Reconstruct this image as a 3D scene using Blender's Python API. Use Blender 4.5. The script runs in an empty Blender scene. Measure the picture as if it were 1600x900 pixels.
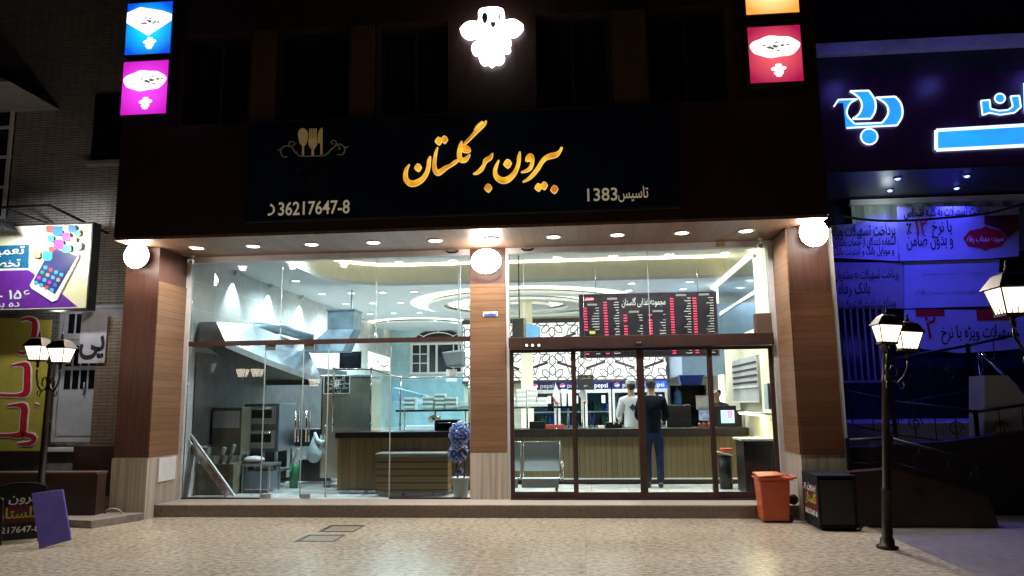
import bpy, bmesh, random
from math import *
from mathutils import Vector, Matrix
random.seed(7)
SC = bpy.context.scene
COL = SC.collection
# ---------------------------------------------------------------- camera
XC, D, H = .584, 11.3964, 1.6
YAW, PITCH, ROLL, FPX = .0906, .1503, .0114, 1173.86
cam_d = bpy.data.cameras.new('camera'); cam = bpy.data.objects.new('camera', cam_d); COL.objects.link(cam)
cam_d.sensor_width = 36; cam_d.lens = FPX/1600*36; cam_d.clip_start = .05; cam_d.clip_end = 500
fw = Vector((-sin(YAW)*cos(PITCH), cos(YAW)*cos(PITCH), sin(PITCH)))
r0 = Vector((cos(YAW), sin(YAW), 0)); u0 = r0.cross(fw)
rr = r0*cos(ROLL)+u0*sin(ROLL); uu = u0*cos(ROLL)-r0*sin(ROLL)
# image x = x cosR - y sinR ; image y = x sinR + y cosR
ir = r0*cos(ROLL)-u0*sin(ROLL); iu = r0*sin(ROLL)+u0*cos(ROLL)
M = Matrix((ir, iu, -fw)).transposed().to_4x4(); M.translation = (XC, -D, H)
cam.matrix_world = M
SC.camera = cam
# ---------------------------------------------------------------- world, exposure
w = bpy.data.worlds.new('World'); SC.world = w; w.use_nodes = True
nt = w.node_tree; bg = nt.nodes['Background']
sky = nt.nodes.new('ShaderNodeTexSky'); sky.sky_type = 'NISHITA'; sky.sun_disc = False
sky.sun_elevation = radians(-6); sky.sun_rotation = radians(200)
nt.links.new(sky.outputs[0], bg.inputs[0]); bg.inputs[1].default_value = .02
SC.view_settings.view_transform = 'Standard'; SC.view_settings.look = 'None'
SC.view_settings.gamma = 1; SC.view_settings.exposure = 0; SC.view_settings.use_curve_mapping = False
SC.render.engine = 'CYCLES'
cy = SC.cycles
cy.use_denoising = True; cy.max_bounces = 7; cy.diffuse_bounces = 3; cy.glossy_bounces = 3
cy.transmission_bounces = 4; cy.transparent_max_bounces = 12; cy.sample_clamp_indirect = 4; cy.caustics_reflective = False
cy.caustics_refractive = False

# ---------------------------------------------------------------- survey helpers: a sight line from the survey point meets a plane
def _ray(u, v):
    X = u-800; Y = 450-v
    x = (X*cos(ROLL)+Y*sin(ROLL))/FPX; y = (-X*sin(ROLL)+Y*cos(ROLL))/FPX
    f = cos(PITCH)-y*sin(PITCH); up = sin(PITCH)+y*cos(PITCH)
    return Vector((x*cos(YAW)-f*sin(YAW), x*sin(YAW)+f*cos(YAW), up))
def P(u, v, Y): d = _ray(u, v); return Vector((XC, -D, H))+d*((Y+D)/d.y)
def PX(u, v, X): d = _ray(u, v); return Vector((XC, -D, H))+d*((X-XC)/d.x)
def PZ(u, v, Z): d = _ray(u, v); return Vector((XC, -D, H))+d*((Z-H)/d.z)

# ---------------------------------------------------------------- materials
def _nodes(name):
    m = bpy.data.materials.new(name); m.use_nodes = True
    n = m.node_tree.nodes; l = m.node_tree.links; b = n['Principled BSDF']
    return m, n, l, b
def c4(c): return (c[0], c[1], c[2], 1)
def mat(name, col, rough=.5, metal=0, var=.12, scale=6, stretch=(1, 1, 1), bump=0, emis=None, es=0, spec=.5, col2=None, coat=0):
    """base colour broken up by noise; roughness varied a little"""
    m, n, l, b = _nodes(name)
    tc = n.new('ShaderNodeTexCoord'); mp = n.new('ShaderNodeMapping'); mp.inputs[3].default_value = stretch
    no = n.new('ShaderNodeTexNoise'); no.inputs['Scale'].default_value = scale; no.inputs['Detail'].default_value = 6
    l.new(tc.outputs['Object'], mp.inputs[0]); l.new(mp.outputs[0], no.inputs[0])
    rp = n.new('ShaderNodeValToRGB'); c2 = col2 or tuple(x*(1-var) for x in col); c1 = tuple(min(1, x*(1+var)) for x in col) if not col2 else col
    rp.color_ramp.elements[0].position = .32; rp.color_ramp.elements[1].position = .68
    rp.color_ramp.elements[0].color = c4(c2); rp.color_ramp.elements[1].color = c4(c1)
    l.new(no.outputs[0], rp.inputs[0]); l.new(rp.outputs[0], b.inputs['Base Color'])
    mr = n.new('ShaderNodeMapRange'); mr.inputs[3].default_value = max(.02, rough-.07); mr.inputs[4].default_value = min(1, rough+.07)
    l.new(no.outputs[0], mr.inputs[0]); l.new(mr.outputs[0], b.inputs['Roughness'])
    b.inputs['Metallic'].default_value = metal; b.inputs['Specular IOR Level'].default_value = spec
    b.inputs['Coat Weight'].default_value = coat
    if bump:
        bp = n.new('ShaderNodeBump'); bp.inputs['Strength'].default_value = bump; bp.inputs['Distance'].default_value = .01
        l.new(no.outputs[0], bp.inputs['Height']); l.new(bp.outputs[0], b.inputs['Normal'])
    if emis:
        b.inputs['Emission Color'].default_value = c4(emis); b.inputs['Emission Strength'].default_value = es
    return m
def glow(name, col, s, col2=None, scale=4):
    m, n, l, b = _nodes(name)
    b.inputs['Base Color'].default_value = c4([x*.6 for x in col]); b.inputs['Roughness'].default_value = .4
    tc = n.new('ShaderNodeTexCoord'); no = n.new('ShaderNodeTexNoise'); no.inputs['Scale'].default_value = scale
    rp = n.new('ShaderNodeValToRGB'); rp.color_ramp.elements[0].position = .35; rp.color_ramp.elements[1].position = .65
    rp.color_ramp.elements[0].color = c4(col2 or [x*.9 for x in col]); rp.color_ramp.elements[1].color = c4(col)
    l.new(tc.outputs['Object'], no.inputs[0]); l.new(no.outputs[0], rp.inputs[0]); l.new(rp.outputs[0], b.inputs['Emission Color'])
    b.inputs['Emission Strength'].default_value = s
    return m
def planks(name, col, pitch=.1, axis='Z', gap=.06, rough=.45, var=.2, grain=60, gapdark=.25, off=0):
    """boards along one axis with fine grooves and long grain"""
    m, n, l, b = _nodes(name)
    tc = n.new('ShaderNodeTexCoord'); sp = n.new('ShaderNodeSeparateXYZ'); l.new(tc.outputs['Object'], sp.inputs[0])
    def mth(op, a, v=None, v2=None):
        k = n.new('ShaderNodeMath'); k.operation = op
        l.new(a, k.inputs[0])
        if v is not None:
            if isinstance(v, (int, float)): k.inputs[1].default_value = v
            else: l.new(v, k.inputs[1])
        return k.outputs[0]
    q = mth('DIVIDE', mth('ADD', sp.outputs[axis], 50+off), pitch); fr = mth('FRACT', q); fl = mth('FLOOR', q)
    gp = mth('LESS_THAN', fr, gap)
    wn = n.new('ShaderNodeTexWhiteNoise'); wn.noise_dimensions = '1D'; l.new(fl, wn.inputs['W'])
    mp = n.new('ShaderNodeMapping'); st = {'Z': (1.2, 1.2, grain*.35), 'X': (grain*.5, grain*.5, 1.2), 'Y': (1.2, grain*.35, 1.2)}[axis]
    mp.inputs[3].default_value = st
    cb = n.new('ShaderNodeCombineXYZ'); sh = mth('MULTIPLY', wn.outputs[0], 30.)
    l.new(sh, cb.inputs[0]); l.new(sh, cb.inputs[1]); l.new(sh, cb.inputs[2])
    va = n.new('ShaderNodeVectorMath'); l.new(tc.outputs['Object'], va.inputs[0]); l.new(cb.outputs[0], va.inputs[1]); l.new(va.outputs[0], mp.inputs[0])
    no = n.new('ShaderNodeTexNoise'); no.inputs['Scale'].default_value = 1.6; no.inputs['Detail'].default_value = 7; no.inputs['Distortion'].default_value = .6
    l.new(mp.outputs[0], no.inputs[0])
    rp = n.new('ShaderNodeValToRGB'); rp.color_ramp.elements[0].position = .3; rp.color_ramp.elements[1].position = .7
    rp.color_ramp.elements[0].color = c4([x*(1-var*1.6) for x in col]); rp.color_ramp.elements[1].color = c4([x*(1+var) for x in col])
    l.new(no.outputs[0], rp.inputs[0])
    hs = n.new('ShaderNodeHueSaturation'); l.new(rp.outputs[0], hs.inputs['Color'])
    mr = n.new('ShaderNodeMapRange'); mr.inputs[3].default_value = 1-var; mr.inputs[4].default_value = 1+var; l.new(wn.outputs[0], mr.inputs[0]); l.new(mr.outputs[0], hs.inputs['Value'])
    mx = n.new('ShaderNodeMix'); mx.data_type = 'RGBA'; l.new(gp, mx.inputs[0]); l.new(hs.outputs[0], mx.inputs[6]); mx.inputs[7].default_value = c4([x*gapdark for x in col])
    l.new(mx.outputs[2], b.inputs['Base Color']); b.inputs['Roughness'].default_value = rough
    bp = n.new('ShaderNodeBump'); bp.inputs['Strength'].default_value = .5; bp.inputs['Distance'].default_value = .006; bp.invert = True
    l.new(gp, bp.inputs['Height']); l.new(bp.outputs[0], b.inputs['Normal'])
    return m
def tiles(name, col, mort, bw, bh, msize=.01, offs=0, plane='XY', rough=.3, var=.1, nscale=4, stretch=(1, 1, 1), spots=None, bump=.3, rv=(.12, .15)):
    m, n, l, b = _nodes(name)
    tc = n.new('ShaderNodeTexCoord'); sp = n.new('ShaderNodeSeparateXYZ'); cb = n.new('ShaderNodeCombineXYZ')
    l.new(tc.outputs['Object'], sp.inputs[0]); l.new(sp.outputs[plane[0]], cb.inputs[0]); l.new(sp.outputs[plane[1]], cb.inputs[1])
    br = n.new('ShaderNodeTexBrick'); br.offset = offs; br.inputs['Scale'].default_value = 1
    br.inputs['Brick Width'].default_value = bw; br.inputs['Row Height'].default_value = bh; br.inputs['Mortar Size'].default_value = msize
    br.inputs['Mortar Smooth'].default_value = .2; br.inputs['Bias'].default_value = 0
    br.inputs['Color1'].default_value = c4([x*(1-var) for x in col]); br.inputs['Color2'].default_value = c4([min(1, x*(1+var)) for x in col]); br.inputs['Mortar'].default_value = c4(mort)
    l.new(cb.outputs[0], br.inputs[0])
    mp = n.new('ShaderNodeMapping'); mp.inputs[3].default_value = stretch; l.new(tc.outputs['Object'], mp.inputs[0])
    no = n.new('ShaderNodeTexNoise'); no.inputs['Scale'].default_value = nscale; no.inputs['Detail'].default_value = 8; no.inputs['Roughness'].default_value = .65; l.new(mp.outputs[0], no.inputs[0])
    rp = n.new('ShaderNodeValToRGB'); rp.color_ramp.elements[0].position = .36; rp.color_ramp.elements[1].position = .60
    a = spots if spots is not None else .82
    rp.color_ramp.elements[0].color = (a, a*.97, a*.92, 1); rp.color_ramp.elements[1].color = (1.0, 1.0, 1.0, 1)
    l.new(no.outputs[0], rp.inputs[0])
    mx = n.new('ShaderNodeMix'); mx.data_type = 'RGBA'; mx.blend_type = 'MULTIPLY'; mx.inputs[0].default_value = 1
    l.new(br.outputs[0], mx.inputs[6]); l.new(rp.outputs[0], mx.inputs[7]); l.new(mx.outputs[2], b.inputs['Base Color'])
    mr = n.new('ShaderNodeMapRange'); mr.inputs[3].default_value = max(.03, rough-rv[0]); mr.inputs[4].default_value = rough+rv[1]
    l.new(no.outputs[0], mr.inputs[0]); l.new(mr.outputs[0], b.inputs['Roughness'])
    bp = n.new('ShaderNodeBump'); bp.inputs['Strength'].default_value = bump; bp.inputs['Distance'].default_value = .004; bp.invert = True
    l.new(br.outputs[1], bp.inputs['Height']); l.new(bp.outputs[0], b.inputs['Normal'])
    return m
def glassmat(name, tint=(.94, .975, .97), refl=1.0, ior=1.36):
    m = bpy.data.materials.new(name); m.use_nodes = True; n = m.node_tree.nodes; l = m.node_tree.links
    n.remove(n['Principled BSDF'])
    tr = n.new('ShaderNodeBsdfTransparent'); tr.inputs[0].default_value = c4(tint)
    gl = n.new('ShaderNodeBsdfGlossy'); gl.inputs['Roughness'].default_value = .0; gl.inputs[0].default_value = (refl, refl, refl, 1)
    fr = n.new('ShaderNodeFresnel'); fr.inputs[0].default_value = ior
    tc = n.new('ShaderNodeTexCoord'); no = n.new('ShaderNodeTexNoise'); no.inputs['Scale'].default_value = 1.5; l.new(tc.outputs['Object'], no.inputs[0])
    bp = n.new('ShaderNodeBump'); bp.inputs['Strength'].default_value = .02; l.new(no.outputs[0], bp.inputs['Height']); l.new(bp.outputs[0], gl.inputs['Normal'])
    mx = n.new('ShaderNodeMixShader'); l.new(fr.outputs[0], mx.inputs[0]); l.new(tr.outputs[0], mx.inputs[1]); l.new(gl.outputs[0], mx.inputs[2])
    l.new(mx.outputs[0], n['Material Output'].inputs[0])
    return m

# ---------------------------------------------------------------- mesh builder
class MB:
    def __init__(s): s.v = []; s.f = []; s.mi = []; s.sm = []; s.cur = 0; s.smooth = False
    def m(s, i): s.cur = i; return s
    def addf(s, idx): s.f.append(tuple(idx)); s.mi.append(s.cur); s.sm.append(s.smooth)
    def addv(s, pts): k = len(s.v); s.v += [tuple(p) for p in pts]; return k
    def face(s, pts): k = s.addv(pts); s.addf(range(k, k+len(pts))); return s
    def box(s, x0, x1, y0, y1, z0, z1):
        if x0 > x1: x0, x1 = x1, x0
        if y0 > y1: y0, y1 = y1, y0
        if z0 > z1: z0, z1 = z1, z0
        k = s.addv([(x0, y0, z0), (x1, y0, z0), (x1, y1, z0), (x0, y1, z0), (x0, y0, z1), (x1, y0, z1), (x1, y1, z1), (x0, y1, z1)])
        for q in ((0, 3, 2, 1), (4, 5, 6, 7), (0, 1, 5, 4), (1, 2, 6, 5), (2, 3, 7, 6), (3, 0, 4, 7)): s.addf([k+i for i in q])
        return s
    def hexa(s, b, t):
        """bottom 4 points, top 4 points (same order)"""
        k = s.addv(list(b)+list(t))
        s.addf([k+3, k+2, k+1, k]); s.addf([k+4, k+5, k+6, k+7])
        for i in range(4): j = (i+1) % 4; s.addf([k+i, k+j, k+4+j, k+4+i])
        return s
    def bar(s, a, b, w, h=None):
        a = Vector(a); b = Vector(b); h = h or w; d = (b-a).normalized()
        up = Vector((0, 0, 1)) if abs(d.z) < .9 else Vector((0, 1, 0)); x = d.cross(up).normalized()*w/2; y = x.cross(d).normalized()*h/2
        return s.hexa([a-x-y, a+x-y, a+x+y, a-x+y], [b-x-y, b+x-y, b+x+y, b-x+y])
    def tube(s, pts, r, n=8, cap=True):
        pts = [Vector(p) for p in pts]; rs = r if isinstance(r, (list, tuple)) else [r]*len(pts); o = s.smooth; s.smooth = True
        k = len(s.v); px = None
        for i, p in enumerate(pts):
            d = (pts[min(i+1, len(pts)-1)]-pts[max(i-1, 0)]).normalized()
            if px is None: px = d.cross(Vector((0, 0, 1)) if abs(d.z) < .9 else Vector((1, 0, 0))).normalized()
            px = (px-d*px.dot(d)).normalized(); py = d.cross(px)
            s.addv([p+(px*cos(2*pi*j/n)+py*sin(2*pi*j/n))*rs[i] for j in range(n)])
        for i in range(len(pts)-1):
            for j in range(n): a = k+i*n; jj = (j+1) % n; s.addf([a+j, a+jj, a+n+jj, a+n+j])
        s.smooth = False
        if cap:
            s.addf([k+j for j in range(n)][::-1]); s.addf([k+(len(pts)-1)*n+j for j in range(n)])
        s.smooth = o; return s
    def lathe(s, prof, c=(0, 0, 0), n=20, axis='Z', sx=1, sy=1):
        k = len(s.v); o = s.smooth; s.smooth = True
        for r, z in prof:
            for j in range(n):
                a = 2*pi*j/n; x, y = r*cos(a)*sx, r*sin(a)*sy
                p = {'Z': (x, y, z), 'Y': (x, z, y), 'X': (z, x, y)}[axis]
                s.v.append((c[0]+p[0], c[1]+p[1], c[2]+p[2]))
        for i in range(len(prof)-1):
            for j in range(n):
                a = k+i*n; jj = (j+1) % n; q = [a+j, a+jj, a+n+jj, a+n+j]
                s.addf(q if axis != 'Y' else q[::-1])
        s.smooth = False
        if prof[0][0] > 1e-4: s.addf([k+j for j in range(n)][::-1])
        if prof[-1][0] > 1e-4: s.addf([k+(len(prof)-1)*n+j for j in range(n)])
        s.smooth = o; return s
    def ball(s, c, r, n=12, sq=(1, 1, 1)):
        prof = [(max(1e-5, r*sin(pi*i/n)), -r*cos(pi*i/n)*sq[2]) for i in range(n+1)]
        return s.lathe(prof, c, n=max(8, int(n*1.5)), sx=sq[0], sy=sq[1])
    def prism(s, pts, y0, y1):
        """pts (x,z) outline -> solid between y0 (front) and y1; concave allowed"""
        from mathutils.geometry import tessellate_polygon
        n = len(pts); k = s.addv([(p[0], y0, p[1]) for p in pts]+[(p[0], y1, p[1]) for p in pts])
        area = sum(pts[i][0]*pts[(i+1) % n][1]-pts[(i+1) % n][0]*pts[i][1] for i in range(n))
        for t in tessellate_polygon([[Vector((p[0], p[1], 0)) for p in pts]]):
            a, b_, c = t
            ar = (pts[b_][0]-pts[a][0])*(pts[c][1]-pts[a][1])-(pts[c][0]-pts[a][0])*(pts[b_][1]-pts[a][1])
            if ar < 0: a, b_, c = a, c, b_
            s.addf([k+a, k+b_, k+c]); s.addf([k+n+c, k+n+b_, k+n+a])
        for i in range(n):
            j = (i+1) % n; q = [k+i, k+n+i, k+n+j, k+j]; s.addf(q if area > 0 else q[::-1])
        return s
    def prism_z(s, pts, z0, z1):
        k0 = len(s.v); s.prism([(p[0], p[1]) for p in pts], z0, z1)
        for i in range(k0, len(s.v)): x, y, z = s.v[i]; s.v[i] = (x, z, y)
        return s
    def stroke(s, pts, y0, y1, sub=5):
        """brush stroke: (x,z,width) centre line smoothed, in the xz plane"""
        q = catmull(pts, sub); L = []; R = []
        for i, p in enumerate(q):
            a = q[max(i-1, 0)]; b = q[min(i+1, len(q)-1)]; dx, dz = b[0]-a[0], b[1]-a[1]; d = hypot(dx, dz) or 1
            nx, nz = -dz/d*p[2]/2, dx/d*p[2]/2; L.append((p[0]+nx, p[1]+nz)); R.append((p[0]-nx, p[1]-nz))
        n = len(q); k = s.addv([(x, y0, z) for x, z in L]+[(x, y0, z) for x, z in R]+[(x, y1, z) for x, z in L]+[(x, y1, z) for x, z in R])
        for i in range(n-1):
            s.addf([k+n+i, k+n+i+1, k+i+1, k+i]); s.addf([k+i, k+i+1, k+2*n+i+1, k+2*n+i]); s.addf([k+n+i+1, k+n+i, k+3*n+i, k+3*n+i+1])
        return s
    def text(s, body, size, M4, ext=.003, align='CENTER', off=0, fit=None):
        me, bb = text_mesh(body, ext, align, off)
        sx = size
        if fit: sx = fit/max(1e-6, bb[1]-bb[0])
        k = len(s.v)
        for v in me[0]: s.v.append(tuple(M4 @ Vector((v[0]*sx, v[1]*size, v[2]))))
        for f in me[1]: s.addf([k+i for i in f])
        return s
    def xform(s, M4, k=0):
        for i in range(k, len(s.v)): s.v[i] = tuple(M4 @ Vector(s.v[i]))
        return s
def catmull(pts, sub=5):
    out = []; n = len(pts)
    for i in range(n-1):
        p0, p1, p2, p3 = pts[max(i-1, 0)], pts[i], pts[i+1], pts[min(i+2, n-1)]
        for k in range(sub):
            t = k/sub
            out.append(tuple(.5*((2*b)+(-a+c)*t+(2*a-5*b+4*c-d)*t*t+(-a+3*b-3*c+d)*t**3) for a, b, c, d in zip(p0, p1, p2, p3)))
    out.append(tuple(pts[-1])); return out
# Arabic script shaping (isolated, final, initial, medial)
AR = {}
for ch, code, n in (('ا', 0xFE8D, 2), ('آ', 0xFE81, 2), ('ب', 0xFE8F, 4), ('پ', 0xFB56, 4), ('ت', 0xFE95, 4), ('ج', 0xFE9D, 4), ('ح', 0xFEA1, 4), ('خ', 0xFEA5, 4), ('د', 0xFEA9, 2), ('ذ', 0xFEAB, 2), ('ر', 0xFEAD, 2), ('ز', 0xFEAF, 2), ('ژ', 0xFB8A, 2), ('س', 0xFEB1, 4), ('ش', 0xFEB5, 4), ('ص', 0xFEB9, 4), ('ض', 0xFEBD, 4), ('ع', 0xFEC9, 4), ('غ', 0xFECD, 4), ('ف', 0xFED1, 4), ('ک', 0xFB8E, 4), ('گ', 0xFB92, 4), ('ل', 0xFEDD, 4), ('م', 0xFEE1, 4), ('ن', 0xFEE5, 4), ('و', 0xFEED, 2), ('ه', 0xFEE9, 4), ('ی', 0xFBFC, 4)):
    AR[ch] = (code, n)
def shape(t):
    if not any(c in AR for c in t): return t
    t = t.replace('لا', '\uE000'); out = []
    for i, c in enumerate(t):
        prev = t[i-1] if i else ' '; nxt = t[i+1] if i+1 < len(t) else ' '
        pj = prev in AR and AR[prev][1] == 4
        if c == '\uE000': out.append(chr(0xFEFC if pj else 0xFEFB)); continue
        if c not in AR: out.append(c); continue
        code, n = AR[c]; nj = n == 4 and (nxt in AR or nxt == '\uE000')
        k = (3 if pj else 2) if nj else (1 if pj else 0)
        out.append(chr(code+k))
    s = ''.join(out)[::-1]
    import re
    return re.sub(r'[0-9۰-۹]+(?:[-][0-9۰-۹]+)*', lambda m: m.group(0)[::-1], s)
_tc = {}
def text_mesh(body, ext, align, off):
    key = (body, ext, align, off)
    if key in _tc: return _tc[key]
    c = bpy.data.curves.new('t', 'FONT'); c.body = shape(body); c.extrude = ext; c.align_x = align; c.align_y = 'CENTER'; c.offset = off; c.resolution_u = 3
    o = bpy.data.objects.new('t', c); COL.objects.link(o)
    dg = bpy.context.evaluated_depsgraph_get(); me = o.evaluated_get(dg).to_mesh()
    r = ([tuple(v.co) for v in me.vertices], [tuple(p.vertices) for p in me.polygons])
    xs = [v[0] for v in r[0]] or [0, 1]; bb = (min(xs), max(xs))
    o.evaluated_get(dg).to_mesh_clear(); bpy.data.objects.remove(o); bpy.data.curves.remove(c)
    _tc[key] = (r, bb); return _tc[key]
FRONT = Matrix(((1, 0, 0, 0), (0, 0, -1, 0), (0, 1, 0, 0), (0, 0, 0, 1)))   # xy text plane -> xz plane, reading from -Y
def at_front(x, y, z, rot=0): return Matrix.Translation((x, y, z)) @ Matrix.Rotation(rot, 4, 'Y') @ FRONT

def rootloc(o):
    L = Vector((0, 0, 0))
    while o: L += o.location; o = o.parent
    return L
def build(name, mb, mats, parent=None, bevel=0, label=None, cat=None, group=None, kind=None):
    me = bpy.data.meshes.new(name); vs = [Vector(v) for v in mb.v]
    if parent: off = rootloc(parent); loc = Vector((0, 0, 0))
    else:
        off = Vector(((min(v.x for v in vs)+max(v.x for v in vs))/2, (min(v.y for v in vs)+max(v.y for v in vs))/2, min(v.z for v in vs))); loc = off
        if kind == 'structure': off = loc = Vector((0, 0, 0))
    me.from_pydata([tuple(v-off) for v in vs], [], mb.f)
    for m_ in (mats if isinstance(mats, (list, tuple)) else [mats]): me.materials.append(m_)
    me.polygons.foreach_set('material_index', mb.mi); me.polygons.foreach_set('use_smooth', mb.sm); me.update()
    o = bpy.data.objects.new(name, me); COL.objects.link(o); o.location = loc
    if parent: o.parent = parent
    if bevel:
        b = o.modifiers.new('bevel', 'BEVEL'); b.width = bevel; b.segments = 2; b.limit_method = 'ANGLE'; b.angle_limit = radians(40)
    tag(o, label, cat, group, kind); return o
def tag(o, label=None, cat=None, group=None, kind=None):
    for k, v in (('label', label), ('category', cat), ('group', group), ('kind', kind)):
        if v: o[k] = v
def thing(name, label, cat, loc=(0, 0, 0), group=None, kind=None):
    o = bpy.data.objects.new(name, None); COL.objects.link(o); o.location = loc; o.empty_display_size = .1; tag(o, label, cat, group, kind); return o
def copy_tree(o, loc=None, rz=None, label=None, parent=None):
    c = o.copy(); COL.objects.link(c)
    if parent: c.parent = parent
    for ch in [x for x in o.children]: copy_tree(ch, parent=c)
    if loc is not None: c.location = loc
    if rz is not None: c.rotation_euler = (0, 0, rz)
    if label: c['label'] = label
    return c
def lamp(kind, loc, power, col=(1, 1, 1), size=.05, parent=None, spot=None, blend=1, rot=None, name='lamp_light'):
    d = bpy.data.lights.new(name, kind); d.energy = power; d.color = col
    if kind == 'AREA': d.size = size
    else: d.shadow_soft_size = size
    if kind == 'SPOT': d.spot_size = radians(spot); d.spot_blend = blend
    o = bpy.data.objects.new(name, d); COL.objects.link(o)
    o.location = Vector(loc)-(rootloc(parent) if parent else Vector((0, 0, 0)))
    if parent: o.parent = parent
    if rot: o.rotation_euler = rot
    return o
ORD = ['leftmost', 'second from the left', 'third from the left', 'fourth from the left', 'fifth from the left', 'fifth from the right', 'fourth from the right', 'third from the right', 'second from the right', 'rightmost']

# ---------------------------------------------------------------- material library
m_lam = mat('dark_laminate', (.034, .017, .013), .38, var=.25, scale=3, stretch=(14, 14, .5), bump=.05)
m_lamside = mat('red_brown_laminate', (.105, .046, .032), .42, var=.22, scale=3, stretch=(14, 14, .6))
m_soffit = planks('soffit_wood', (.23, .135, .085), pitch=.16, axis='X', gap=.03, gapdark=.4, var=.16, grain=30)
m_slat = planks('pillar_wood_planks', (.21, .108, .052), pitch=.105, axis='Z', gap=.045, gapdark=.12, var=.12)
m_stone = mat('striped_stone', (.46, .40, .33), .5, var=.28, scale=2.2, stretch=(9, 9, .25), bump=.05)
m_trim = mat('pale_metal_trim', (.62, .60, .58), .45, metal=.1, var=.08)
m_header = mat('header_grey', (.66, .65, .66), .4, var=.08)
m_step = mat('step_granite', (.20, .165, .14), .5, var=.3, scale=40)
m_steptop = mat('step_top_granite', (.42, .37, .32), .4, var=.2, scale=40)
m_black = mat('matt_black', (.012, .012, .013), .5)
m_darkwin = mat('dark_window_glass', (.006, .008, .012), .12, var=.2)
m_signblk = mat('sign_face_black', (.008, .014, .036), .22, var=.3, scale=1)
m_white = mat('white_paint', (.75, .75, .73), .5, var=.05)
m_ceil = mat('ceiling_paint', (.72, .74, .75), .8, var=.03)
m_cream = mat('cream_paint', (.92, .85, .64), .7, var=.04)
m_wallm = tiles('marble_wall_tiles', (.60, .61, .60), (.75, .76, .76), .9, .45, .006, 0, 'YZ', rough=.22, var=.04, nscale=1.5, spots=.82)
m_wallb = tiles('white_wall_tiles', (.40, .60, .68), (.30, .45, .52), .5, .3, .005, 0, 'XZ', rough=.25, var=.02, nscale=2, spots=.9)
m_wallr = mat('cream_wall_panel', (.74, .69, .50), .35, var=.06, scale=2)
m_floor_in = tiles('interior_floor_tiles', (.78, .78, .77), (.35, .35, .35), .6, .6, .004, 0, 'XY', rough=.2, var=.03)
m_steel = mat('stainless_steel', (.62, .57, .50), .22, metal=.72, var=.12, scale=2.5, stretch=(1, 1, .8), bump=.3)
m_steel2 = mat('brushed_steel', (.5, .5, .51), .4, metal=1, var=.1, scale=3, stretch=(8, 8, .4))
m_hood = mat('hood_steel', (.26, .30, .33), .33, metal=.85, var=.25, scale=2, stretch=(1, 1, 2), bump=.1)
m_duct = mat('galvanised_duct', (.15, .21, .25), .4, metal=.6, var=.4, scale=3, bump=.15)
m_chrome = mat('chrome', (.8, .8, .8), .1, metal=1, var=.04)
m_brown = mat('brown_aluminium', (.060, .030, .024), .4, metal=.25, var=.12)
m_glass = glassmat('clear_glass')
m_glass2 = glassmat('display_glass', (.86, .95, .96))
m_edge = mat('glass_edge', (.45, .55, .52), .2, var=.05, spec=.6)
m_cnt = planks('counter_boards', (.125, .092, .040), pitch=.092, axis='X', gap=.08, gapdark=.12, var=.10, grain=40)
m_cnt2 = planks('counter_end_boards', (.20, .118, .045), pitch=.13, axis='X', gap=.05, gapdark=.15, var=.12, grain=40)
m_bench = planks('bench_boards', (.24, .15, .06), pitch=.105, axis='Z', gap=.15, gapdark=.06, var=.12)
m_ctop = mat('dark_counter_top', (.022, .016, .013), .4, var=.3, scale=14, spec=.25)
m_down = glow('downlight_glow', (1, .98, 1), 14)
m_down_in = glow('cool_downlight_glow', (.85, .95, 1), 9)
m_cove = glow('warm_cove_led', (1, .90, .58), 9.0)
m_covew = glow('white_cove_led', (1, .93, .72), 2.4)
m_flood = glow('floodlight_led', (1, .93, .85), 40)
m_lant2 = glow('far_lantern_glass', (1, .86, .66), 12)
m_lant = glow('lantern_glass', (1, .84, .58), 2.0, col2=(1, .9, .75))
m_lmetal = mat('lamp_iron', (.035, .024, .020), .5, metal=.5, var=.3)
m_gold = mat('gold_letters', (.55, .40, .16), .35, metal=.6, var=.2, emis=(.55, .38, .14), es=.16)
m_num = mat('gold_numerals', (.6, .5, .32), .35, metal=.4, var=.2, emis=(.62, .52, .34), es=.36)
m_goldd = mat('dim_gold', (.05, .045, .035), .4, metal=.5, var=.3)
m_fire = glow('backlit_gold', (1, .58, .04), 1.05, col2=(.55, .15, .004), scale=4)
m_fire2 = glow('backlit_gold_edge', (1, .70, .25), .9)
m_emb = glow('white_backlit', (1, .98, 1), 4)
m_plaza = tiles('travertine_paving', (.52, .45, .35), (.36, .30, .23), .58, .58, .003, 0, 'XY', rough=.25, var=.07, nscale=14, stretch=(1, 1.5, 1), spots=.46, bump=.12, rv=(.02, .02))
m_pave = mat('dark_paving', (.11, .10, .095), .6, var=.3, scale=9, bump=.1)
m_asph = mat('asphalt', (.05, .05, .05), .8, var=.3, scale=30)
m_brick = tiles('pale_brick', (.40, .37, .34), (.05, .045, .04), .30, .043, .0055, .5, 'XZ', rough=.6, var=.10, nscale=5)
m_marb = mat('brown_marble', (.055, .030, .024), .3, var=.35, scale=3)
m_conc = mat('worn_concrete', (.22, .19, .165), .7, var=.25, scale=8)
m_red = mat('red_print', (.45, .012, .02), .5)
m_yel = mat('yellow_print', (.42, .36, .06), .5, var=.08)
m_pur = mat('purple_print', (.12, .02, .26), .45)
m_purb = mat('purple_board', (.075, .055, .26), .45, var=.15)
m_ink = mat('black_ink', (.015, .015, .018), .6)
m_cloth = mat('white_banner_cloth', (.40, .40, .52), .8, var=.08, scale=3, bump=.3)
m_navy = mat('navy_print', (.01, .05, .14), .5)
m_orange = mat('orange_plastic', (.50, .085, .022), .4, var=.1)
m_black2 = mat('black_plastic', (.008, .008, .009), .4, spec=.25)
m_foam = mat('white_foam', (.70, .72, .66), .6, var=.05)
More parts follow.
